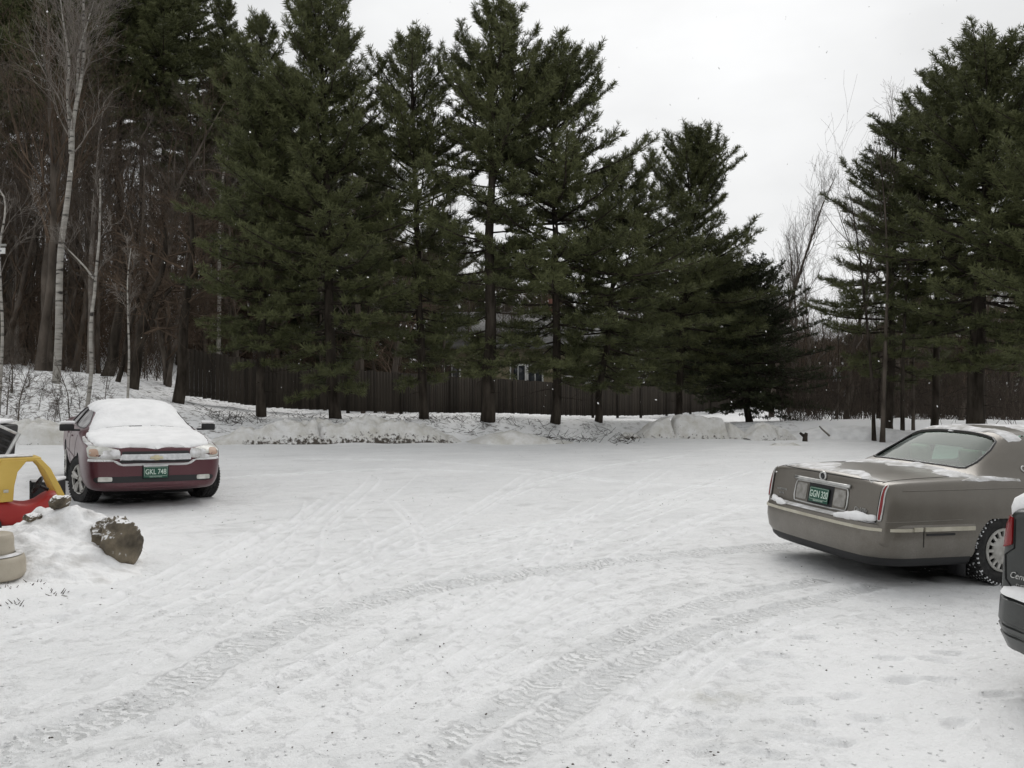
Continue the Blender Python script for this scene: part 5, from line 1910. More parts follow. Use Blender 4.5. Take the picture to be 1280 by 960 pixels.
def maroon_sedan():
    P = paint('maroon_paint', (.072, .008, .015), (.36, .31, .32), .17, .55, .3, .25, 3.0, side=3.2)
    root = thing('sedan', 'maroon sedan facing the camera with snow covering its hood, windshield and roof', 'car')
    bv, r = small_sedan(root, P, win='frost_glass')
    fr = 'front'
    # headlights, grille, bumper openings
    for s in (1, -1):
        hl = [(s * .43, .685), (s * .60, .675), (s * .815, .69), (s * .83, .80), (s * .77, .845), (s * .46, .80)]
        h = patch('headlight', bv, fr, round_poly(hl, .12), M['lens'], root, .003, .006, .05)
        patch('turn_lamp', bv, fr, round_poly([(s * .69, .715), (s * .80, .715), (s * .81, .79), (s * .70, .80)], .2), M['amber'], h, .011, .002, .04)
        patch('headlight_bulb', bv, fr, round_poly([(s * .50, .71), (s * .64, .705), (s * .65, .785), (s * .51, .785)], .25), M['frost'], h, .010, .002, .05)
        patch('headlight_snow', bv, fr, wobble([(s * .43, .685), (s * .66, .678), (s * .70, .70), (s * .66, .73), (s * .58, .74), (s * .55, .80), (s * .46, .80), (s * .44, .77)], .014, 3 + s, .02), M['frost'], h, .012, 0, .03, True, .008, 3, .6, .03)
        patch('fog_lamp', bv, fr, round_poly([(s * .53, .38), (s * .70, .385), (s * .70, .447), (s * .53, .442)], .1), M['lens'], root, .006, .008, .05)
    patch('upper_grille', bv, fr, round_poly([(-.42, .735), (.42, .735), (.42, .775), (-.42, .775)], .06), M['black'], root, .003, .002, .05)
    patch('grille_bar', bv, fr, round_poly([(-.45, .655), (.45, .655), (.43, .735), (-.43, .735)], .06), M['chrome_bar'], root, .008, .014, .05)
    patch('lower_grille', bv, fr, round_poly([(-.44, .622), (.44, .622), (.445, .655), (-.445, .655)], .06), M['black'], root, .004, .002, .05)
    patch('lower_intake', bv, fr, round_poly([(-.74, .365), (.74, .365), (.76, .445), (-.76, .445)], .08), M['black'], root, .002, .002, .06)
    patch('chin', bv, fr, round_poly([(-.66, .30), (.66, .30), (.72, .355), (-.72, .355)], .06), P, root, .002, .008, .06)
    b = MB()
    # small gold cross-shaped emblem
    p, n = cast(bv, fr, 0, .692)
    p = p + n * .026
    pts = [(-.085, -.018), (-.03, -.018), (-.03, -.034), (.03, -.034), (.038, -.018), (.085, -.018), (.075, .018), (.03, .018), (.03, .034), (-.03, .034), (-.038, .018), (-.075, .018)]
    nn = len(pts)
    V = [tuple(p + Vector((0, y, z))) for y, z in pts] + [tuple(p + Vector((.008, y * .9, z * .85))) for y, z in pts]
    b.add(V, [tuple(range(nn, 2 * nn))] + [(i, (i + 1) % nn, nn + (i + 1) % nn, nn + i) for i in range(nn)])
    recalc(b.build('emblem', M['gold'], root))
    p, n = cast(bv, fr, 0, .50)
    plate(root, 'GKL 748', p + Vector((.03, 0, -.005)), (0, 1, 0), (-.04, 0, 1))
    b = MB(); b.box(p + Vector((.012, 0, .0)), (.03, .33, .175)); soft(b.build('plate_holder', M['black'], root), .005, 1)
    # snow
    patch('windshield_snow', bv, 'top', wobble(round_poly([(.16, -.56), (.16, .56), (.98, .745), (1.02, .3), (1.03, -.3), (.98, -.745)], .08), .012, 4), M['snow_fluffy'], root, .004, 0, .06, True, .022, 4, .12, .12)
    patch('hood_snow', bv, 'top', wobble(round_poly([(.98, -.77), (1.0, 0), (.98, .77), (1.6, .775), (2.0, .74), (2.13, .68), (2.24, .45), (2.315, 0), (2.24, -.45), (2.13, -.68), (2.0, -.74), (1.6, -.775)], .1), .018, 6), M['snow_fluffy'], root, .002, 0, .05, True, .03, 6, .12, .07)
    patch('roof_snow', bv, 'top', wobble(round_poly([(.34, -.60), (.34, .60), (-.3, .63), (-1.1, .58), (-1.1, -.58), (-.3, -.63)], .1), .012, 8), M['snow_fluffy'], root, .002, 0, .06, True, .03, 8, .15, .2)
    patch('trunk_snow', bv, 'top', wobble([(-1.84, -.62), (-1.84, .62), (-2.4, .66), (-2.4, -.66)], .02, 12), M['snow_fluffy'], root, .002, 0, .08, True, .04, 8, .2, .12)
    for s in (1, -1):
        patch('fender_snow', bv, 'top', wobble([(2.10, s * .64), (2.0, s * .74), (1.6, s * .785), (1.25, s * .80), (1.3, s * .835), (1.7, s * .83), (2.0, s * .80)], .012, 14, .03), M['frost'], root, .002, 0, .03, True, .012, 9, .6, .03)
        b = MB()
        pts = [cast(bv, 'top', 1.00, s * y)[0] + Vector((.0, 0, .019)) for y in np.linspace(.10 if s > 0 else .02, .42 if s > 0 else .5, 7)]
        b.tube(pts, .005, 6); b.build('wiper', M['black'], root, True)
        w = MB()
    # ledge of snow along the top of the bumper, dipping under the grille
    led = [(-.82, .65), (-.52, .645), (-.46, .60), (-.40, .582), (.40, .582), (.46, .60), (.52, .645), (.82, .65), (.815, .685), (.55, .677), (.47, .648), (.42, .614), (-.42, .614), (-.47, .648), (-.55, .677), (-.815, .685)]
    patch('bumper_snow', bv, fr, wobble(led, .004, 16, .03), M['snow_fluffy'], root, .004, 0, .03, True, .022, 5, .4, .02)
    patch('plate_snow', bv, fr, [(-.155, .565), (.155, .565), (.16, .60), (-.16, .60)], M['snow_fluffy'], root, .02, 0, .03, True, .02, 6, .3, .02)
    for ax in (-1.35, 1.35):
        for s in (1, -1):
            wheel(root, ax, s * .775, r, .215, s, 'spokes', R(20) if ax > 0 else 0, snowy=False)
    for s in (1, -1):
        patch('tail_lamp', bv, 'rear', round_poly([(s * .55, .78), (s * .84, .78), (s * .84, .95), (s * .60, .97)], .1), M['red_lens'], root, .004, .006, .06)
    return root


car2 = maroon_sedan()
place_car(car2, *MAROON)


def dark_sedan():
    P = paint('dark_green_paint', (.018, .021, .019), (.25, .25, .24), .3, .6, .3, .2, 3.0)
    root = thing('sedan', 'dark green sedan at the lower right edge, only its snowy rear corner in view', 'car')
    bv, r = small_sedan(root, P, .15)
    # tail lamps at the upper corners
    for s in (1, -1):
        lp = [(s * .72, .92), (s * .80, .89), (s * .835, .89), (s * .85, 1.09), (s * .72, 1.09)]
        t = patch('tail_lamp', bv, 'rear', round_poly(lp, .08), M['red_lens'], root, .004, .008, .04)
    # protruding bumper
    def ol(off):
        W, X = .90 + off, -2.56 - off
        pts = [(-1.75, -W), (X + .5, -W)]
        for i in range(8):
            a = i / 7 * math.pi / 2
            pts.append((X + .40 - .40 * math.sin(a), -(W - .28) - .28 * math.cos(a)))
        pts += [(X - .03, y) for y in np.linspace(-.5, .5, 5)]
        for i in range(8):
            a = (1 - i / 7) * math.pi / 2
            pts.append((X + .40 - .40 * math.sin(a), (W - .28) + .28 * math.cos(a)))
        pts += [(X + .5, W), (-1.75, W)]
        return pts

    def sw(name, prof, mat, parent):
        lines = [ol(f) for f, z in prof]
        n, m = len(lines[0]), len(prof)
        V = [(x, y, z) for (f, z), ln in zip(prof, lines) for x, y in ln]
        F = [(j * n + i, j * n + i + 1, ((j + 1) % m) * n + i + 1, ((j + 1) % m) * n + i) for j in range(m) for i in range(n - 1)]
        F.append(tuple(j * n for j in range(m))); F.append(tuple(j * n + n - 1 for j in range(m))[::-1])
        o = recalc(MB().add(V, F).build(name, mat, parent, True)); o.data.set_sharp_from_angle(angle=R(40))
        return o
    bp = sw('rear_bumper', [(-.12, .62), (-.02, .615), (.0, .595), (.005, .46), (-.008, .452), (-.008, .438), (.004, .43), (-.003, .405), (-.014, .398), (-.014, .386), (-.004, .378), (-.03, .30), (-.10, .28), (-.14, .5)], P, root)
    # snow on the bumper, on the trunk lid, rolled over its edge
    a = ol(-.012); b_ = ol(-.16)
    b = MB()
    prof = [(-.0, .618), (-.012, .642), (-.05, .668), (-.10, .675), (-.15, .66), (-.17, .62)]
    ls = [ol(f) for f, z in prof]
    sel = [i for i, (x, y) in enumerate(ls[0]) if x < -2.15]
    V = []
    for (f, z), ln in zip(prof, ls):
        for i in sel:
            x, y = ln[i]
            V.append((x, y, z + (.03 * float(fbm(x * 6 + y * 5, f * 9, 3, 4)) if z > .62 else 0)))
    k = len(sel)
    F = [(j * k + i, j * k + i + 1, (j + 1) * k + i + 1, (j + 1) * k + i) for j in range(len(prof) - 1) for i in range(k - 1)]
    b.add(V, F)
    so_ = b.build('bumper_snow', M['snow_fluffy'], root, True); recalc(so_)
    patch('trunk_snow', bv, 'top', wobble(round_poly([(-1.9, -.70), (-1.9, .70), (-2.2, .80), (-2.39, .81), (-2.405, .74), (-2.41, 0), (-2.405, -.74), (-2.39, -.81), (-2.2, -.80)], .08), .015, 4), M['snow_fluffy'], root, .003, 0, .05, True, .085, 6, .2, .10)
    patch('roof_snow', bv, 'top', wobble([(.2, -.56), (.2, .56), (-1.15, .56), (-1.15, -.56)], .015, 8), M['snow_fluffy'], root, .002, 0, .09, True, .05, 8, .2, .15)
    patch('rear_window_snow', bv, 'top', wobble([(-1.2, -.55), (-1.2, .55), (-1.86, .62), (-1.86, -.62)], .015, 9), M['snow_fluffy'], root, .003, 0, .09, True, .03, 8, .2, .15)
    strip('trunk_gap', bv, 'rear', [(.71, 1.08), (.71, .90), (.78, .85), (.77, .70), (.70, .64), (-.70, .64), (-.77, .70), (-.78, .85), (-.71, .90), (-.71, 1.08)], M['dark'], root, .006, 0, 5)
    p, n = cast(bv, 'rear', .66, .735)
    text('badge_script', 'Century', .055, p + n * .005 + Vector((0, -.02, 0)), (0, -1, 0), (0.03, 0, 1), M['chrome'], root, shear=.3, ext=.003)
    text('badge', 'CUSTOM', .024, p + n * .006 + Vector((0, -.03, -.055)), (0, -1, 0), (0.03, 0, 1), M['chrome'], root, ext=.003, sx=1.1)
    for ax in (-1.35, 1.35):
        for s in (1, -1):
            wheel(root, ax, s * .775, r, .215, s, 'spokes', 0, snowy=False)
    return root


car3 = dark_sedan()
place_car(car3, *DARK)


# ---------------------------------------------------------------- board fence
M['boards'] = noisy('weathered_boards', (.034, .029, .024), (.07, .059, .048), 2.2, .85, .5, 25, stretch=(6, 6, .35), spec=.15, tone=True, lo=.2, hi=.9)


def fence():
    pts = [gxy(226, 31), gxy(330, 32.6), gxy(434, 34.6), gxy(500, 36.4), gxy(562, 39), gxy(640, 41.5), gxy(740, 45), gxy(800, 48), gxy(862, 51.5), gxy(935, 56)]
    root = thing('board_fence', 'tall weathered brown board fence running behind the row of pines', 'fence', (pts[0][0], pts[0][1], gz(*pts[0])))
    org = root.location
    rg = random.Random(8)
    hts = [1.68, 1.66, 1.62, 1.62, 1.6, 1.6, 1.58, 1.58, 1.5, 1.5]
    for i, (a, b) in enumerate(zip(pts[:-1], pts[1:])):
        A, B = Vector((*a, 0)), Vector((*b, 0))
        d = (B - A); ln = d.length; d.normalize(); nrm = Vector((-d.y, d.x, 0))
        rot = Matrix.Rotation(math.atan2(d.y, d.x), 3, 'Z')
        nsub = max(1, round(ln / 2.44))
        for k in range(nsub):
            s0, s1 = ln * k / nsub, ln * (k + 1) / nsub
            pm = A + d * (s0 + s1) / 2
            zb = max(gz(*(A + d * s0)[:2]), gz(*(A + d * s1)[:2])) + rg.uniform(.05, .14)
            h = hts[i]
            mb = MB()
            nb = int((s1 - s0) / .145)
            zs0, zs1 = gz(*(A + d * s0)[:2]), gz(*(A + d * s1)[:2])
            for j in range(nb):
                f = (j + .5) / nb
                p = A + d * (s0 + (s1 - s0) * f)
                zz = zs0 + (zs1 - zs0) * f + .12 + rg.uniform(-.02, .02)
                hh = h + rg.uniform(-.02, .02)
                n0 = mb.n
                mb.box(Vector((p.x, p.y, zz + hh / 2)) - nrm * .03 - org, ((s1 - s0) / nb - .006, .02, hh), rot)
                mb.A[-1] = np.full(8, rg.random(), np.float32)
            for zr in (.3, h - .25):
                pa, pb = A + d * s0, A + d * s1
                mb.tube([Vector((pa.x, pa.y, zs0 + zr)) + nrm * .02 - org, Vector((pb.x, pb.y, zs1 + zr)) + nrm * .02 - org], .045, 4)
            mb.build('board_panel', M['boards'], root)
            p = A + d * s0 - nrm * .055
            mb = MB(); mb.box(Vector((p.x, p.y, zs0 + h / 2)) - org, (.11, .10, h + .16), rot)
            mb.build('post', M['boards'], root)
            if rg.random() < .0:
                pass
    return root


fence()


# ---------------------------------------------------------------- house behind the fence
M['siding'] = noisy('tan_siding', (.2, .17, .11), (.25, .215, .145), 3, .8, .2, 20, stretch=(1, 1, 12))
M['white_trim'] = plain('white_trim', (.75, .75, .73), .6)
M['pane'] = plain('window_pane', (.03, .035, .04), .08)


def house():
    o0 = Vector((*gxy(652, 62), 0)); o0.z = gz(o0.x, o0.y)
    root = thing('house', 'tan house with white window frames, glimpsed through the pines behind the fence', 'house', o0)
    W, D, Hh = 12, 8, 4.0
    b = MB(); b.box((0, D / 2, Hh / 2 - .2), (W, D, Hh + .4)); b.build('wall', M['siding'], root)
    b = MB(); b.prism([(-.5, Hh - .05), (D / 2, Hh + 2.6), (D + .5, Hh - .05), (D + .5, Hh + .15), (D / 2, Hh + 2.85), (-.5, Hh + .15)], 'x', -W / 2 - .4, W / 2 + .4)
    rf = b.build('roof', noisy('snow_patched_shingles', (.07, .066, .062), (.26, .26, .255), .7, .8, .2, 20), root); recalc(rf)
    b = MB(); b.prism([(.05, Hh - .1), (D / 2, Hh + 2.5), (D - .05, Hh - .1)], 'x', -W / 2 + .02, W / 2 - .02); recalc(b.build('gable', M['siding'], root))
    b = MB(); b.box((2.4, D / 2, Hh + 3), (.7, .7, 1.6)); b.build('chimney', plain('brick', (.16, .07, .05), .9), rf)
    for x, z, w, h in ((-4.9, 2.15, 1.0, 1.3), (-.25, 2.15, .95, 1.35), (.95, 2.15, .95, 1.35), (4.4, 2.15, 1.2, 1.2)):
        b = MB(); b.box((x, -.02, z), (w, .06, h))
        f = b.build('window', M['pane'], root)
        b = MB()
        t = .12
        for cx_, cz, sx, sz in ((x, z + h / 2, w + 2 * t, t), (x, z - h / 2, w + 2 * t, t), (x - w / 2 - t / 2, z, t, h - t), (x + w / 2 + t / 2, z, t, h - t), (x, z, .05, h - t)):
            b.box((cx_, -.06, cz), (sx, .05, sz))
        b.build('frame', M['white_trim'], f)
    b = MB()
    for i in range(22):
        b.box((2.2 + i * .14, -1.5, 1.6), (.04, .04, .8))
    b.box((3.67, -1.5, 2.02), (3.1, .08, .06)); b.box((3.67, -1.5, 1.2), (3.1, .08, .06)); b.box((3.67, -.78, .6), (3.2, 1.5, 1.0))
    b.build('deck_railing', M['white_trim'], root)


house()


# ---------------------------------------------------------------- utility pole
def pole():
    o0 = Vector((*gxy(1037, 58), 0)); o0.z = gz(o0.x, o0.y)
    ztop = CAM_H + (HZ - 455) / F_PX * 58 - o0.z
    root = thing('utility_pole', 'utility pole with a grey transformer can in front of the far thicket', 'utility pole', o0)
    b = MB(); b.tube([(0, 0, -.3), (0, 0, ztop)], [.13, .10], 10); b.build('pole', M['bark'], root, True)
    b = MB(); b.box((.1, -.12, ztop - .15), (2.0, .1, .12)); b.box((.45, -.12, ztop - 1.75), (1.3, .1, .1)); b.build('crossarm', M['bark_light'], root)
    g = plain('transformer_grey', (.42, .43, .44), .5)
    b = MB(); b.lathe([(.001, .45), (.24, .42), (.26, .36), (.26, -.42), (.001, -.46)], 20, 'z', (.40, -.25, ztop - .72)); b.build('transformer', g, root, True)
    b = MB(); b.lathe([(.001, .22), (.13, .2), (.13, -.2), (.001, -.22)], 12, 'z', (1.0, -.2, ztop - 1.95)); b.build('cutout_can', g, root, True)
    b = MB()
    for x in (-.7, .0, .8):
        b.lathe([(.001, .1), (.05, .08), (.06, 0), (.03, -.05)], 10, 'z', (x, -.12, ztop + .02))
    b.build('insulators', M['white_trim'], root, True)


pole()


# ---------------------------------------------------------------- boulder under snow
def boulder():
    import bmesh
    M['rock'] = noisy('brown_rock', (.04, .033, .024), (.21, .175, .125), 7, .85, .9, 26, lo=.3, hi=.7)

    # snow settles on the faces that look up
    nt = M['rock'].node_tree
    p = nt.nodes['Principled BSDF']
    src = p.inputs['Base Color'].links[0].from_socket
    g = N(nt, 'ShaderNodeNewGeometry'); sx = N(nt, 'ShaderNodeSeparateXYZ'); L(nt, g.outputs['True Normal'], sx.inputs[0])
    tcr = N(nt, 'ShaderNodeTexCoord'); nr = N(nt, 'ShaderNodeTexNoise'); nr.inputs['Scale'].default_value = 7; nr.inputs['Detail'].default_value = 7; L(nt, tcr.outputs['Object'], nr.inputs['Vector'])
    ma = N(nt, 'ShaderNodeMath', operation='MULTIPLY_ADD'); L(nt, nr.outputs['Fac'], ma.inputs[0]); ma.inputs[1].default_value = 2.2; L(nt, sx.outputs['Z'], ma.inputs[2])
    mrr = N(nt, 'ShaderNodeMapRange'); L(nt, ma.outputs[0], mrr.inputs[0]); mrr.inputs[1].default_value = 1.75; mrr.inputs[2].default_value = 1.95
    mxr = N(nt, 'ShaderNodeMix', data_type='RGBA'); L(nt, mrr.outputs[0], mxr.inputs['Factor']); L(nt, src, mxr.inputs['A']); mxr.inputs['B'].default_value = (.8, .8, .8, 1)
    L(nt, mxr.outputs['Result'], p.inputs['Base Color'])

    def lump(root, name, c, s, seed, amp, freq, rot=0.0):
        bm = bmesh.new()
        bmesh.ops.create_icosphere(bm, subdivisions=5, radius=1)
        cr_, sr = math.cos(rot), math.sin(rot)
        rp = np.random.RandomState(seed * 7)
        planes = [(Vector(rp.normal(size=3)).normalized(), rp.uniform(.74, .95)) for _ in range(26)]
        for v in bm.verts:
            n = v.co.copy()
            f = 1 + amp * .8 * float(fbm(n.x * freq + seed, n.y * freq + n.z * freq * 1.3, 4, seed))
            for pn, pd in planes:
                dd = n.dot(pn)
                if dd > pd:
                    f *= .25 + .75 * pd / dd
            f *= 1 - .10 * abs(float(fbm(n.x * 3 + seed, n.z * 3 - n.y, 2, seed + 9))) * 4
            q = Vector((math.copysign(abs(n.x) ** .88, n.x) * s[0], n.y * s[1], math.copysign(abs(n.z) ** .88, n.z) * s[2])) * f
            v.co = Vector((q.x * cr_ + q.z * sr, q.y, -q.x * sr + q.z * cr_)) + Vector(c)
        me = bpy.data.meshes.new(name); bm.to_mesh(me); bm.free()
        me.polygons.foreach_set('use_smooth', np.ones(len(me.polygons), bool))
        me.materials.append(M['rock'])
        return link(name, me, root)

    M['drift'] = noisy('drifted_snow', (.52, .51, .495), (.83, .83, .828), 4.5, .7, .8, 24, lo=.3, hi=.52, detail=8)

    def hump(X, Y, px, d, sx, sy, h, rot=0.0):
        x, y = gxy(px, d)
        u = (X - x) * math.cos(rot) + (Y - y) * math.sin(rot); v = -(X - x) * math.sin(rot) + (Y - y) * math.cos(rot)
        return h * np.exp(-((np.abs(u) / sx) ** 2.6 + (np.abs(v) / sy) ** 2.2))

    def drift(root, humps, x0, x1, y0, y1, seed, flat=.0):
        xs = np.arange(x0, x1, .02); ys = np.arange(y0, y1, .02)
        X, Y = np.meshgrid(xs, ys)
        Z = np.zeros_like(X)
        for hp in humps:
            h = hump(X, Y, *hp)
            Z = np.log(np.exp(Z * 14) + np.exp(h * 14) - 1) / 14
        Z = Z * (1 + .5 * fbm(X * 2.5, Y * 2.5, 3, seed)) + (fbm(X * 7, Y * 7, 4, seed + 4) * .11 + np.abs(fbm(X * 4, Y * 4, 3, seed + 6)) * .16 - .02) * np.clip(Z * 6, 0, 1)
        edge = np.minimum.reduce([X - x0, x1 - X, Y - y0, y1 - Y])
        Z = gz0(X, Y) + Z - .035 - .15 * (1 - sstep(edge / .25))
        I = np.arange(X.size).reshape(X.shape)
        Q = np.stack([I[:-1, :-1], I[:-1, 1:], I[1:, 1:], I[1:, :-1]], -1).reshape(-1, 4)
        V = np.stack([X - root.location.x, Y - root.location.y, Z - root.location.z], -1).reshape(-1, 3)
        mb = MB(); mb.add(V, Q)
        return mb.build('snow_cover', M['drift'], root, True)
    p0 = at(148, 692, 8.2); p0.z = gz(p0.x, p0.y)
    root = thing('boulder', 'brown boulder half buried in a snow drift in front of the maroon car', 'boulder', p0)
    lump(root, 'rock', (.03, 0, .17), (.19, .23, .31), 3, .16, 1.8, .12)
    lump(root, 'rock', (-.14, .12, .22), (.2, .2, .22), 5, .2, 1.7)
    lump(root, 'rock', (-.07, -.13, .05), (.12, .1, .11), 8, .22, 2.0)
    drift(root, [(126, 8.42, .22, .24, .44, .1), (104, 8.5, .36, .34, .45, -.1), (78, 8.75, .36, .40, .41), (60, 8.35, .55, .5, .22), (25, 8.1, .7, .5, .20), (92, 8.0, .45, .32, .17), (70, 7.6, .6, .25, .07), (60, 7.8, .6, .3, .14)], -6.4, -3.0, 7.0, 9.6, 11)
    p1 = at(82, 655, 8.7); p1.z = gz(p1.x, p1.y)
    r2 = thing('boulder', 'small dark rock showing through the snow drift beside the toy car', 'boulder', p1)
    lump(r2, 'rock', (.03, -.16, .44), (.10, .12, .085), 23, .2, 2.0)
    lump(r2, 'rock', (-.22, -.20, .30), (.085, .1, .05), 29, .2, 2.0)


boulder()


# ---------------------------------------------------------------- ride-on toy car
def toy_car():
    YEL = noisy('yellow_plastic', (.52, .35, .07), (.60, .42, .10), 3, .45, .1, 60)
    RED = noisy('red_plastic', (.30, .018, .016), (.36, .028, .024), 3, .42, .1, 60)
    BLK = M['black']
    p0 = at(22, 668, 9.35); p0.z = gz(p0.x, p0.y) - .02
    root = thing('toy_car', 'red and yellow plastic ride-on toy car at the left edge', 'toy car', p0, R(38))
    root.scale = (.94, .94, .94)
    # body: rounded tub, higher at the nose; x forward
    b = MB()
    sec = [(-.46, .17, .34), (-.40, .235, .42), (-.15, .25, .43), (-.02, .25, .34), (.18, .25, .34), (.28, .245, .46), (.42, .215, .44), (.48, .15, .36)]
    k = 12
    V, F = [], []
    for x, w, zt in sec:
        for j in range(k):
            a = 2 * math.pi * j / k
            ca, sa = math.cos(a), math.sin(a)
            V.append((x, math.copysign(abs(ca) ** .5, ca) * w, .09 + (zt - .09) * (.5 + .5 * math.copysign(abs(sa) ** .5, sa))))
    for i in range(len(sec) - 1):
        for j in range(k):
            F.append((i * k + j, i * k + (j + 1) % k, (i + 1) * k + (j + 1) % k, (i + 1) * k + j))
    F.append(tuple(range(k))[::-1]); F.append(tuple(range((len(sec) - 1) * k, len(sec) * k)))
    b.add(V, F)
    soft(b.build('body', RED, root), 0, 0, 2)
    # roof with its pillars: a slab and six posts, each its own size
    b = MB(); b.box((-.10, 0, .83), (.62, .40, .055)); ro = b.build('roof', YEL, root); soft(ro, .025, 3, 1)
    for s in (-1, 1):
        def post(pts, w0, w1, th):
            mb = MB()
            V = []
            for (x, z), w in zip(pts, np.linspace(w0, w1, len(pts))):
                yy = s * (.235 - .05 * max(0, (z - .4) / .45))
                for dx, dy in ((-w / 2, -th / 2), (w / 2, -th / 2), (w / 2, th / 2), (-w / 2, th / 2)):
                    V.append((x + dx, yy + dy, z))
            n = len(pts)
            F = [(i * 4 + j, i * 4 + (j + 1) % 4, i * 4 + 4 + (j + 1) % 4, i * 4 + 4 + j) for i in range(n - 1) for j in range(4)] + [(3, 2, 1, 0), tuple(range((n - 1) * 4, n * 4))]
            mb.add(V, F)
            o = mb.build('pillar', YEL, ro); soft(o, .014, 3)
        post([(.40, .40), (.35, .52), (.26, .72), (.17, .83)], .075, .07, .05)
        post([(-.17, .38), (-.17, .55), (-.15, .70), (-.06, .83)], .17, .26, .05)
        post([(-.42, .38), (-.42, .6), (-.39, .75), (-.34, .83)], .10, .12, .05)
        b = MB(); b.box((-.30, s * .238, .45), (.2, .045, .14)); soft(b.build('pillar', YEL, ro), .014, 3)
        b = MB(); b.box((-.155, s * .262 - s * .004, .50), (.05, .008, .035)); soft(b.build('sticker', M['cream'], ro), .003, 1)
        for x in (-.32, .32):
            b = MB(); b.lathe([(.05, -.035), (.115, -.035), (.125, -.02), (.125, .02), (.115, .035), (.03, .04), (.001, .04)], 24, 'y', (x, s * .235, .125)); b.build('wheel', BLK, root, True)
    # rear window panel
    b = MB(); b.box((-.41, 0, .60), (.02, .30, .22)); b.build('rear_panel', M['blackgloss'], root)
    # steering wheel on the dash
    b = MB()
    c = Vector((.20, .02, .52)); ax = Vector((-.85, 0, .5)).normalized()
    q = ax.to_track_quat('Z', 'Y').to_matrix()
    b.tube([c + q @ Vector((math.cos(a) * .095, math.sin(a) * .095, 0)) for a in np.linspace(0, 2 * math.pi, 24, endpoint=False)], .012, 8, closed=True)
    for a in (0, 2.1, 4.2):
        b.tube([c - ax * .01, c + q @ Vector((math.cos(a) * .09, math.sin(a) * .09, 0))], .011, 6)
    b.tube([c, c - ax * .13], .018, 8)
    b.build('steering_wheel', BLK, root, True)
    b = MB(); b.box((-.22, 0, .40), (.24, .36, .06)); b.box((-.33, 0, .50), (.05, .36, .2)); soft(b.build('seat', RED, root), .02, 2)
    b = MB(); b.box((-.12, 0, .868), (.5, .32, .016)); soft(b.build('roof_snow', M['frost'], root), .007, 2)


toy_car()


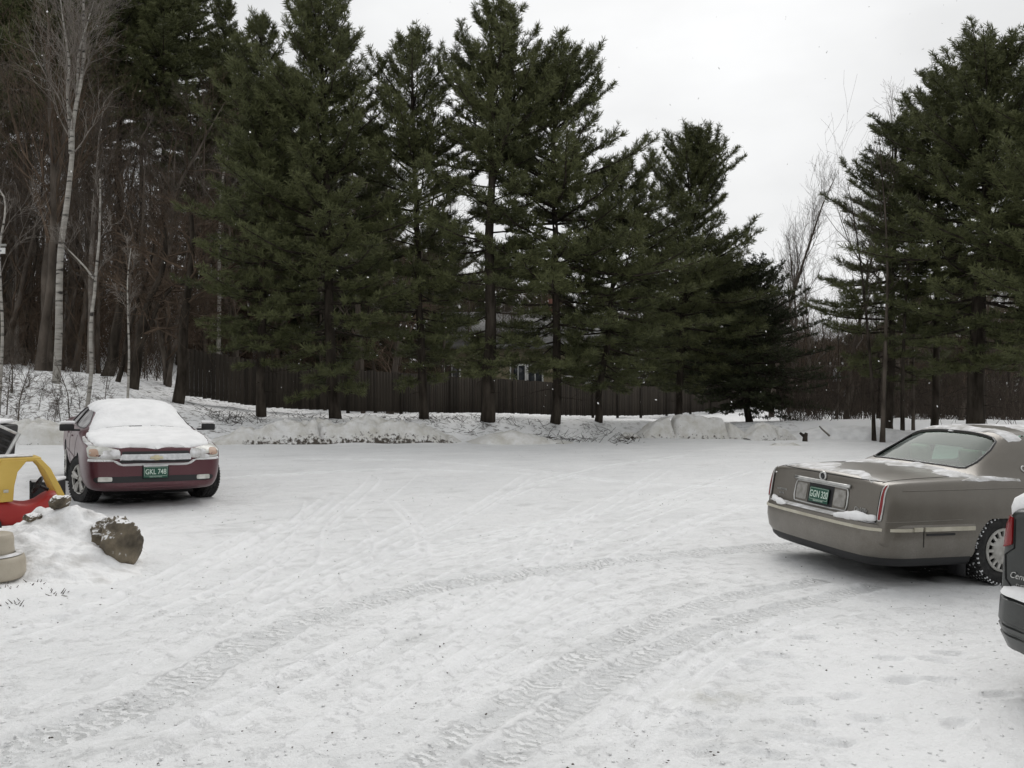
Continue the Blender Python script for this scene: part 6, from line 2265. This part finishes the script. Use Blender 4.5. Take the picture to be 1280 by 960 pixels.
def near_left():
    # beige moulded plastic pieces by the bottom left corner of the toys
    BE = noisy('beige_plastic', (.34, .30, .235), (.42, .375, .30), 4, .55, .15, 50)
    p = at(-13, 704, 7.4); p.z = gz(p.x, p.y)
    root = thing('toy_table', 'beige moulded plastic play table with rounded tiers in the snow at the left edge', 'toy', p, R(8))
    b = MB()
    def tier(r, z0, z1, sx=1.0, cx_=0.0):
        b.lathe([(.001, z0), (r * .97, z0), (r, z0 + .02), (r, z0 + .05), (r * .985, z0 + .058), (r * .985, z1 - .05), (r * .93, z1 - .008), (r * .82, z1), (.001, z1)], 40, 'z', (cx_, 0, 0))
    tier(.27, 0, .19)
    b.build('base_tier', BE, root, True)
    b = MB(); tier(.19, .19, .37, 1, -.01)
    b.build('upper_tier', BE, root, True)
    b = MB(); b.lathe([(.245, .193), (.235, .203), (.19, .206)], 30, 'z'); b.build('rim_snow', M['frost'], root, True)
    # black bin capped with snow
    p = at(-24, 640, 10.6); p.z = gz(p.x, p.y)
    root = thing('bin', 'tall black bin with snow on its lid at the left edge behind the toys', 'bin', p, R(5))
    b = MB()
    V = []
    for z, w in ((0, .22), (1.0, .29)):
        V += [(-w, -w, z), (w, -w, z), (w, w, z), (-w, w, z)]
    b.add(V, [(3, 2, 1, 0), (4, 5, 6, 7), (0, 1, 5, 4), (1, 2, 6, 5), (2, 3, 7, 6), (3, 0, 4, 7)])
    soft(b.build('body', M['black'], root), .03, 3)
    b = MB(); b.box((0, 0, 1.07), (.6, .6, .16), Matrix.Rotation(R(6), 3, 'Y')); soft(b.build('lid', M['black'], root), .03, 3)
    b = MB(); b.box((-.02, 0, 1.19), (.56, .54, .05), Matrix.Rotation(R(6), 3, 'Y'))
    o = b.build('lid_snow', M['snow_fluffy'], root); soft(o, .02, 3, 1)
    # grey framed panel leaning in front of the bin
    p = at(-66, 640, 9.9); p.z = gz(p.x, p.y)
    root = thing('framed_panel', 'dark slatted panel with a pale frame leaning against the black bin', 'panel', p, R(0))
    rot = Matrix.Rotation(R(24), 3, 'Y') @ Matrix.Rotation(R(-12), 3, 'X')
    b = MB()
    for i in range(15):
        b.box(rot @ Vector((-.06, 0, .16 + i * .07)), (.42, .012, .05), rot)
    b.build('slats', M['rubber'], root)
    b = MB()
    for c_, s_ in (((-.06, 0, .10), (.52, .03, .03)), ((-.06, 0, 1.22), (.52, .03, .03)), ((.19, 0, .66), (.03, .034, 1.15)), ((-.31, 0, .66), (.03, .034, 1.15))):
        b.box(rot @ Vector(c_), s_, rot)
    b.build('frame', M['chrome'], root)
    # low dark box behind the toy car
    p = at(53, 630, 10.7); p.z = gz(p.x, p.y)
    root = thing('low_box', 'low black box with snow on top standing behind the toy car', 'box', p, R(4))
    b = MB(); b.box((0, .15, .22), (.28, .34, .44)); soft(b.build('shell', M['black'], root), .015, 2)
    b = MB(); b.box((0, .15, .46), (.29, .35, .04)); soft(b.build('snow_cap', M['snow'], root), .015, 2)
    for x in (-.13, .13):
        b = MB(); b.box((x, -.025, .23), (.02, .02, .46)); b.build('corner_post', M['rubber'], root)
    # little sign on the pale stem
    p = at(3, 314, 23.8)
    root = thing('small_sign', 'small white and grey sign board fixed to the pale stem at the left edge', 'sign', p)
    b = MB(); b.box((-.02, -.06, .0), (.28, .02, .16)); b.build('board', M['white_trim'], root)
    b = MB(); b.box((-.02, -.075, .15), (.34, .05, .06)); b.build('cap_strip', plain('grey_strip', (.3, .3, .28), .7), root)
    b = MB(); b.box((-.05, -.073, .0), (.16, .006, .05)); b.build('smudge', plain('sign_grey', (.3, .3, .3), .7), root)
    # black stub and pale stick right of the snowbanks
    p = at(1006, 548, 29.8); p.z = gz(p.x, p.y)
    root = thing('stump', 'small black snow-dusted stub in the snow right of the tapering snowbank', 'stump', p)
    b = MB(); b.tube([(0, 0, -.1), (.02, 0, .16), (.06, 0, .28)], [.10, .08, .05], 8); b.tube([(0, 0, .15), (-.16, 0, .28)], [.06, .04], 6); b.build('stub', M['pine_bark'], root)
    p = at(1030, 545, 30.6); p.z = gz(p.x, p.y) + .25
    root = thing('stick', 'pale stick poking out of the snow ridge', 'stick', p)
    b = MB(); b.tube([(.2, 0, -.1), (-.05, 0, .12), (-.16, 0, .24)], [.035, .03, .02], 7); b.build('pole', M['bark_light'], root, True)
    # weeds on the mound
    rng = np.random.RandomState(6)
    P0, P1 = [], []
    for px, py, n, s in ((20, 758, 23, 0.087), (42, 730, 16, 0.074), (58, 738, 12, 0.062), (82, 722, 18, 0.081), (108, 712, 14, 0.062), (120, 710, 19, 0.081), (132, 702, 21, 0.087), (95, 640, 7, 0.062), (12, 736, 10, .08), (60, 742, 8, .08), (72, 742, 8, .08)):
        g0 = gpt(px, py)
        for _ in range(n):
            a = rng.uniform(0, 6.28); e = rng.uniform(.0, 1.0); l = s * rng.uniform(.4, 1)
            q = g0 + Vector((rng.normal(0, .05), rng.normal(0, .05), -.01))
            P0.append(tuple(q)); P1.append(tuple(q + Vector((l * math.cos(a) * math.cos(e), l * math.sin(a) * math.cos(e), l * math.sin(e)))))
    mb = MB(); seg_tubes(mb, P0, P1, np.full(len(P0), .006), np.full(len(P0), .002), 3)
    stuff('dead_grass', 'dark dead tufts of grass poking through the snow by the boulder', 'grass', mb, M['bark'])


near_left()

# ------------------------------------------------------------------ falling snow
rng = np.random.RandomState(77)
mb = MB()
ICO_V = np.array([(0, 0, 1), (1, 0, 0), (0, 1, 0), (-1, 0, 0), (0, -1, 0), (0, 0, -1)], float)
ICO_F = [(0, 1, 2), (0, 2, 3), (0, 3, 4), (0, 4, 1), (5, 2, 1), (5, 3, 2), (5, 4, 3), (5, 1, 4)]
for _ in range(330):
    d = rng.uniform(4, 26)
    p = at(rng.uniform(-40, 1320), rng.uniform(-20, 640), d)
    if p.z < gz(p.x, p.y) + .15:
        continue
    s = rng.uniform(.002, .0075) * (1 + d * .03)
    q = Vector((rng.normal(), rng.normal(), rng.normal())).to_track_quat('Z', 'Y').to_matrix()
    V = [tuple(p + q @ Vector((v[0] * s * .7, v[1] * s * .7, v[2] * s * 1.5))) for v in ICO_V]
    mb.add(V, ICO_F)
tag(mb.build('falling_snow', M['snow']), 'small white snowflakes drifting down through the air', 'snowflakes', None, 'stuff')

# ------------------------------------------------------------------ overcast sky and a very soft sun
w = bpy.data.worlds.new('World'); SC.world = w; w.use_nodes = True
nt = w.node_tree
bg = nt.nodes['Background']
SUN_EL, SUN_AZ = R(48), R(12)
sky = N(nt, 'ShaderNodeTexSky', sky_type='NISHITA'); sky.sun_disc = False; sky.sun_elevation = SUN_EL; sky.sun_rotation = SUN_AZ
sky.dust_density = 4; sky.air_density = 1.5
hs_ = N(nt, 'ShaderNodeHueSaturation'); hs_.inputs['Saturation'].default_value = .08; L(nt, sky.outputs[0], hs_.inputs['Color'])
tc = N(nt, 'ShaderNodeTexCoord')
mp = N(nt, 'ShaderNodeMapping'); mp.inputs['Scale'].default_value = (1, 1, 2.2); L(nt, tc.outputs['Generated'], mp.inputs[0])
nz = N(nt, 'ShaderNodeTexNoise'); nz.inputs['Scale'].default_value = 2.3; nz.inputs['Detail'].default_value = 5; nz.inputs['Roughness'].default_value = .5
L(nt, mp.outputs[0], nz.inputs['Vector'])
cr = N(nt, 'ShaderNodeMapRange'); L(nt, nz.outputs['Fac'], cr.inputs[0])
cr.inputs[1].default_value = .3; cr.inputs[2].default_value = .7; cr.inputs[3].default_value = .8; cr.inputs[4].default_value = 1.06
mix = N(nt, 'ShaderNodeMix', data_type='RGBA'); mix.inputs['Factor'].default_value = .8
CLOUD = 7.9
mix.inputs['B'].default_value = (CLOUD * .99, CLOUD * 1.0, CLOUD * 1.01, 1)
L(nt, hs_.outputs[0], mix.inputs['A'])
vm = N(nt, 'ShaderNodeVectorMath', operation='SCALE'); L(nt, mix.outputs['Result'], vm.inputs[0]); L(nt, cr.outputs[0], vm.inputs['Scale'])
L(nt, vm.outputs[0], bg.inputs['Color'])
bg.inputs['Strength'].default_value = .1
sun = bpy.data.lights.new('sun', 'SUN'); sun.energy = .95; sun.angle = R(40); sun.color = (1, .97, .93)
so = bpy.data.objects.new('sun', sun); COL.objects.link(so)
d = Vector((math.sin(SUN_AZ) * math.cos(SUN_EL), math.cos(SUN_AZ) * math.cos(SUN_EL), math.sin(SUN_EL)))
so.rotation_euler = d.to_track_quat('Z', 'Y').to_euler()
so.location = (0, 0, 40)
vs = SC.view_settings
vs.view_transform = 'Standard'; vs.look = 'None'; vs.exposure = 0.16; vs.gamma = 1.0
SC.cycles.max_bounces = 6; SC.cycles.diffuse_bounces = 3; SC.cycles.transparent_max_bounces = 12
SC.cycles.caustics_reflective = False; SC.cycles.caustics_refractive = False
SC.cycles.use_adaptive_sampling = True; SC.cycles.adaptive_threshold = .02
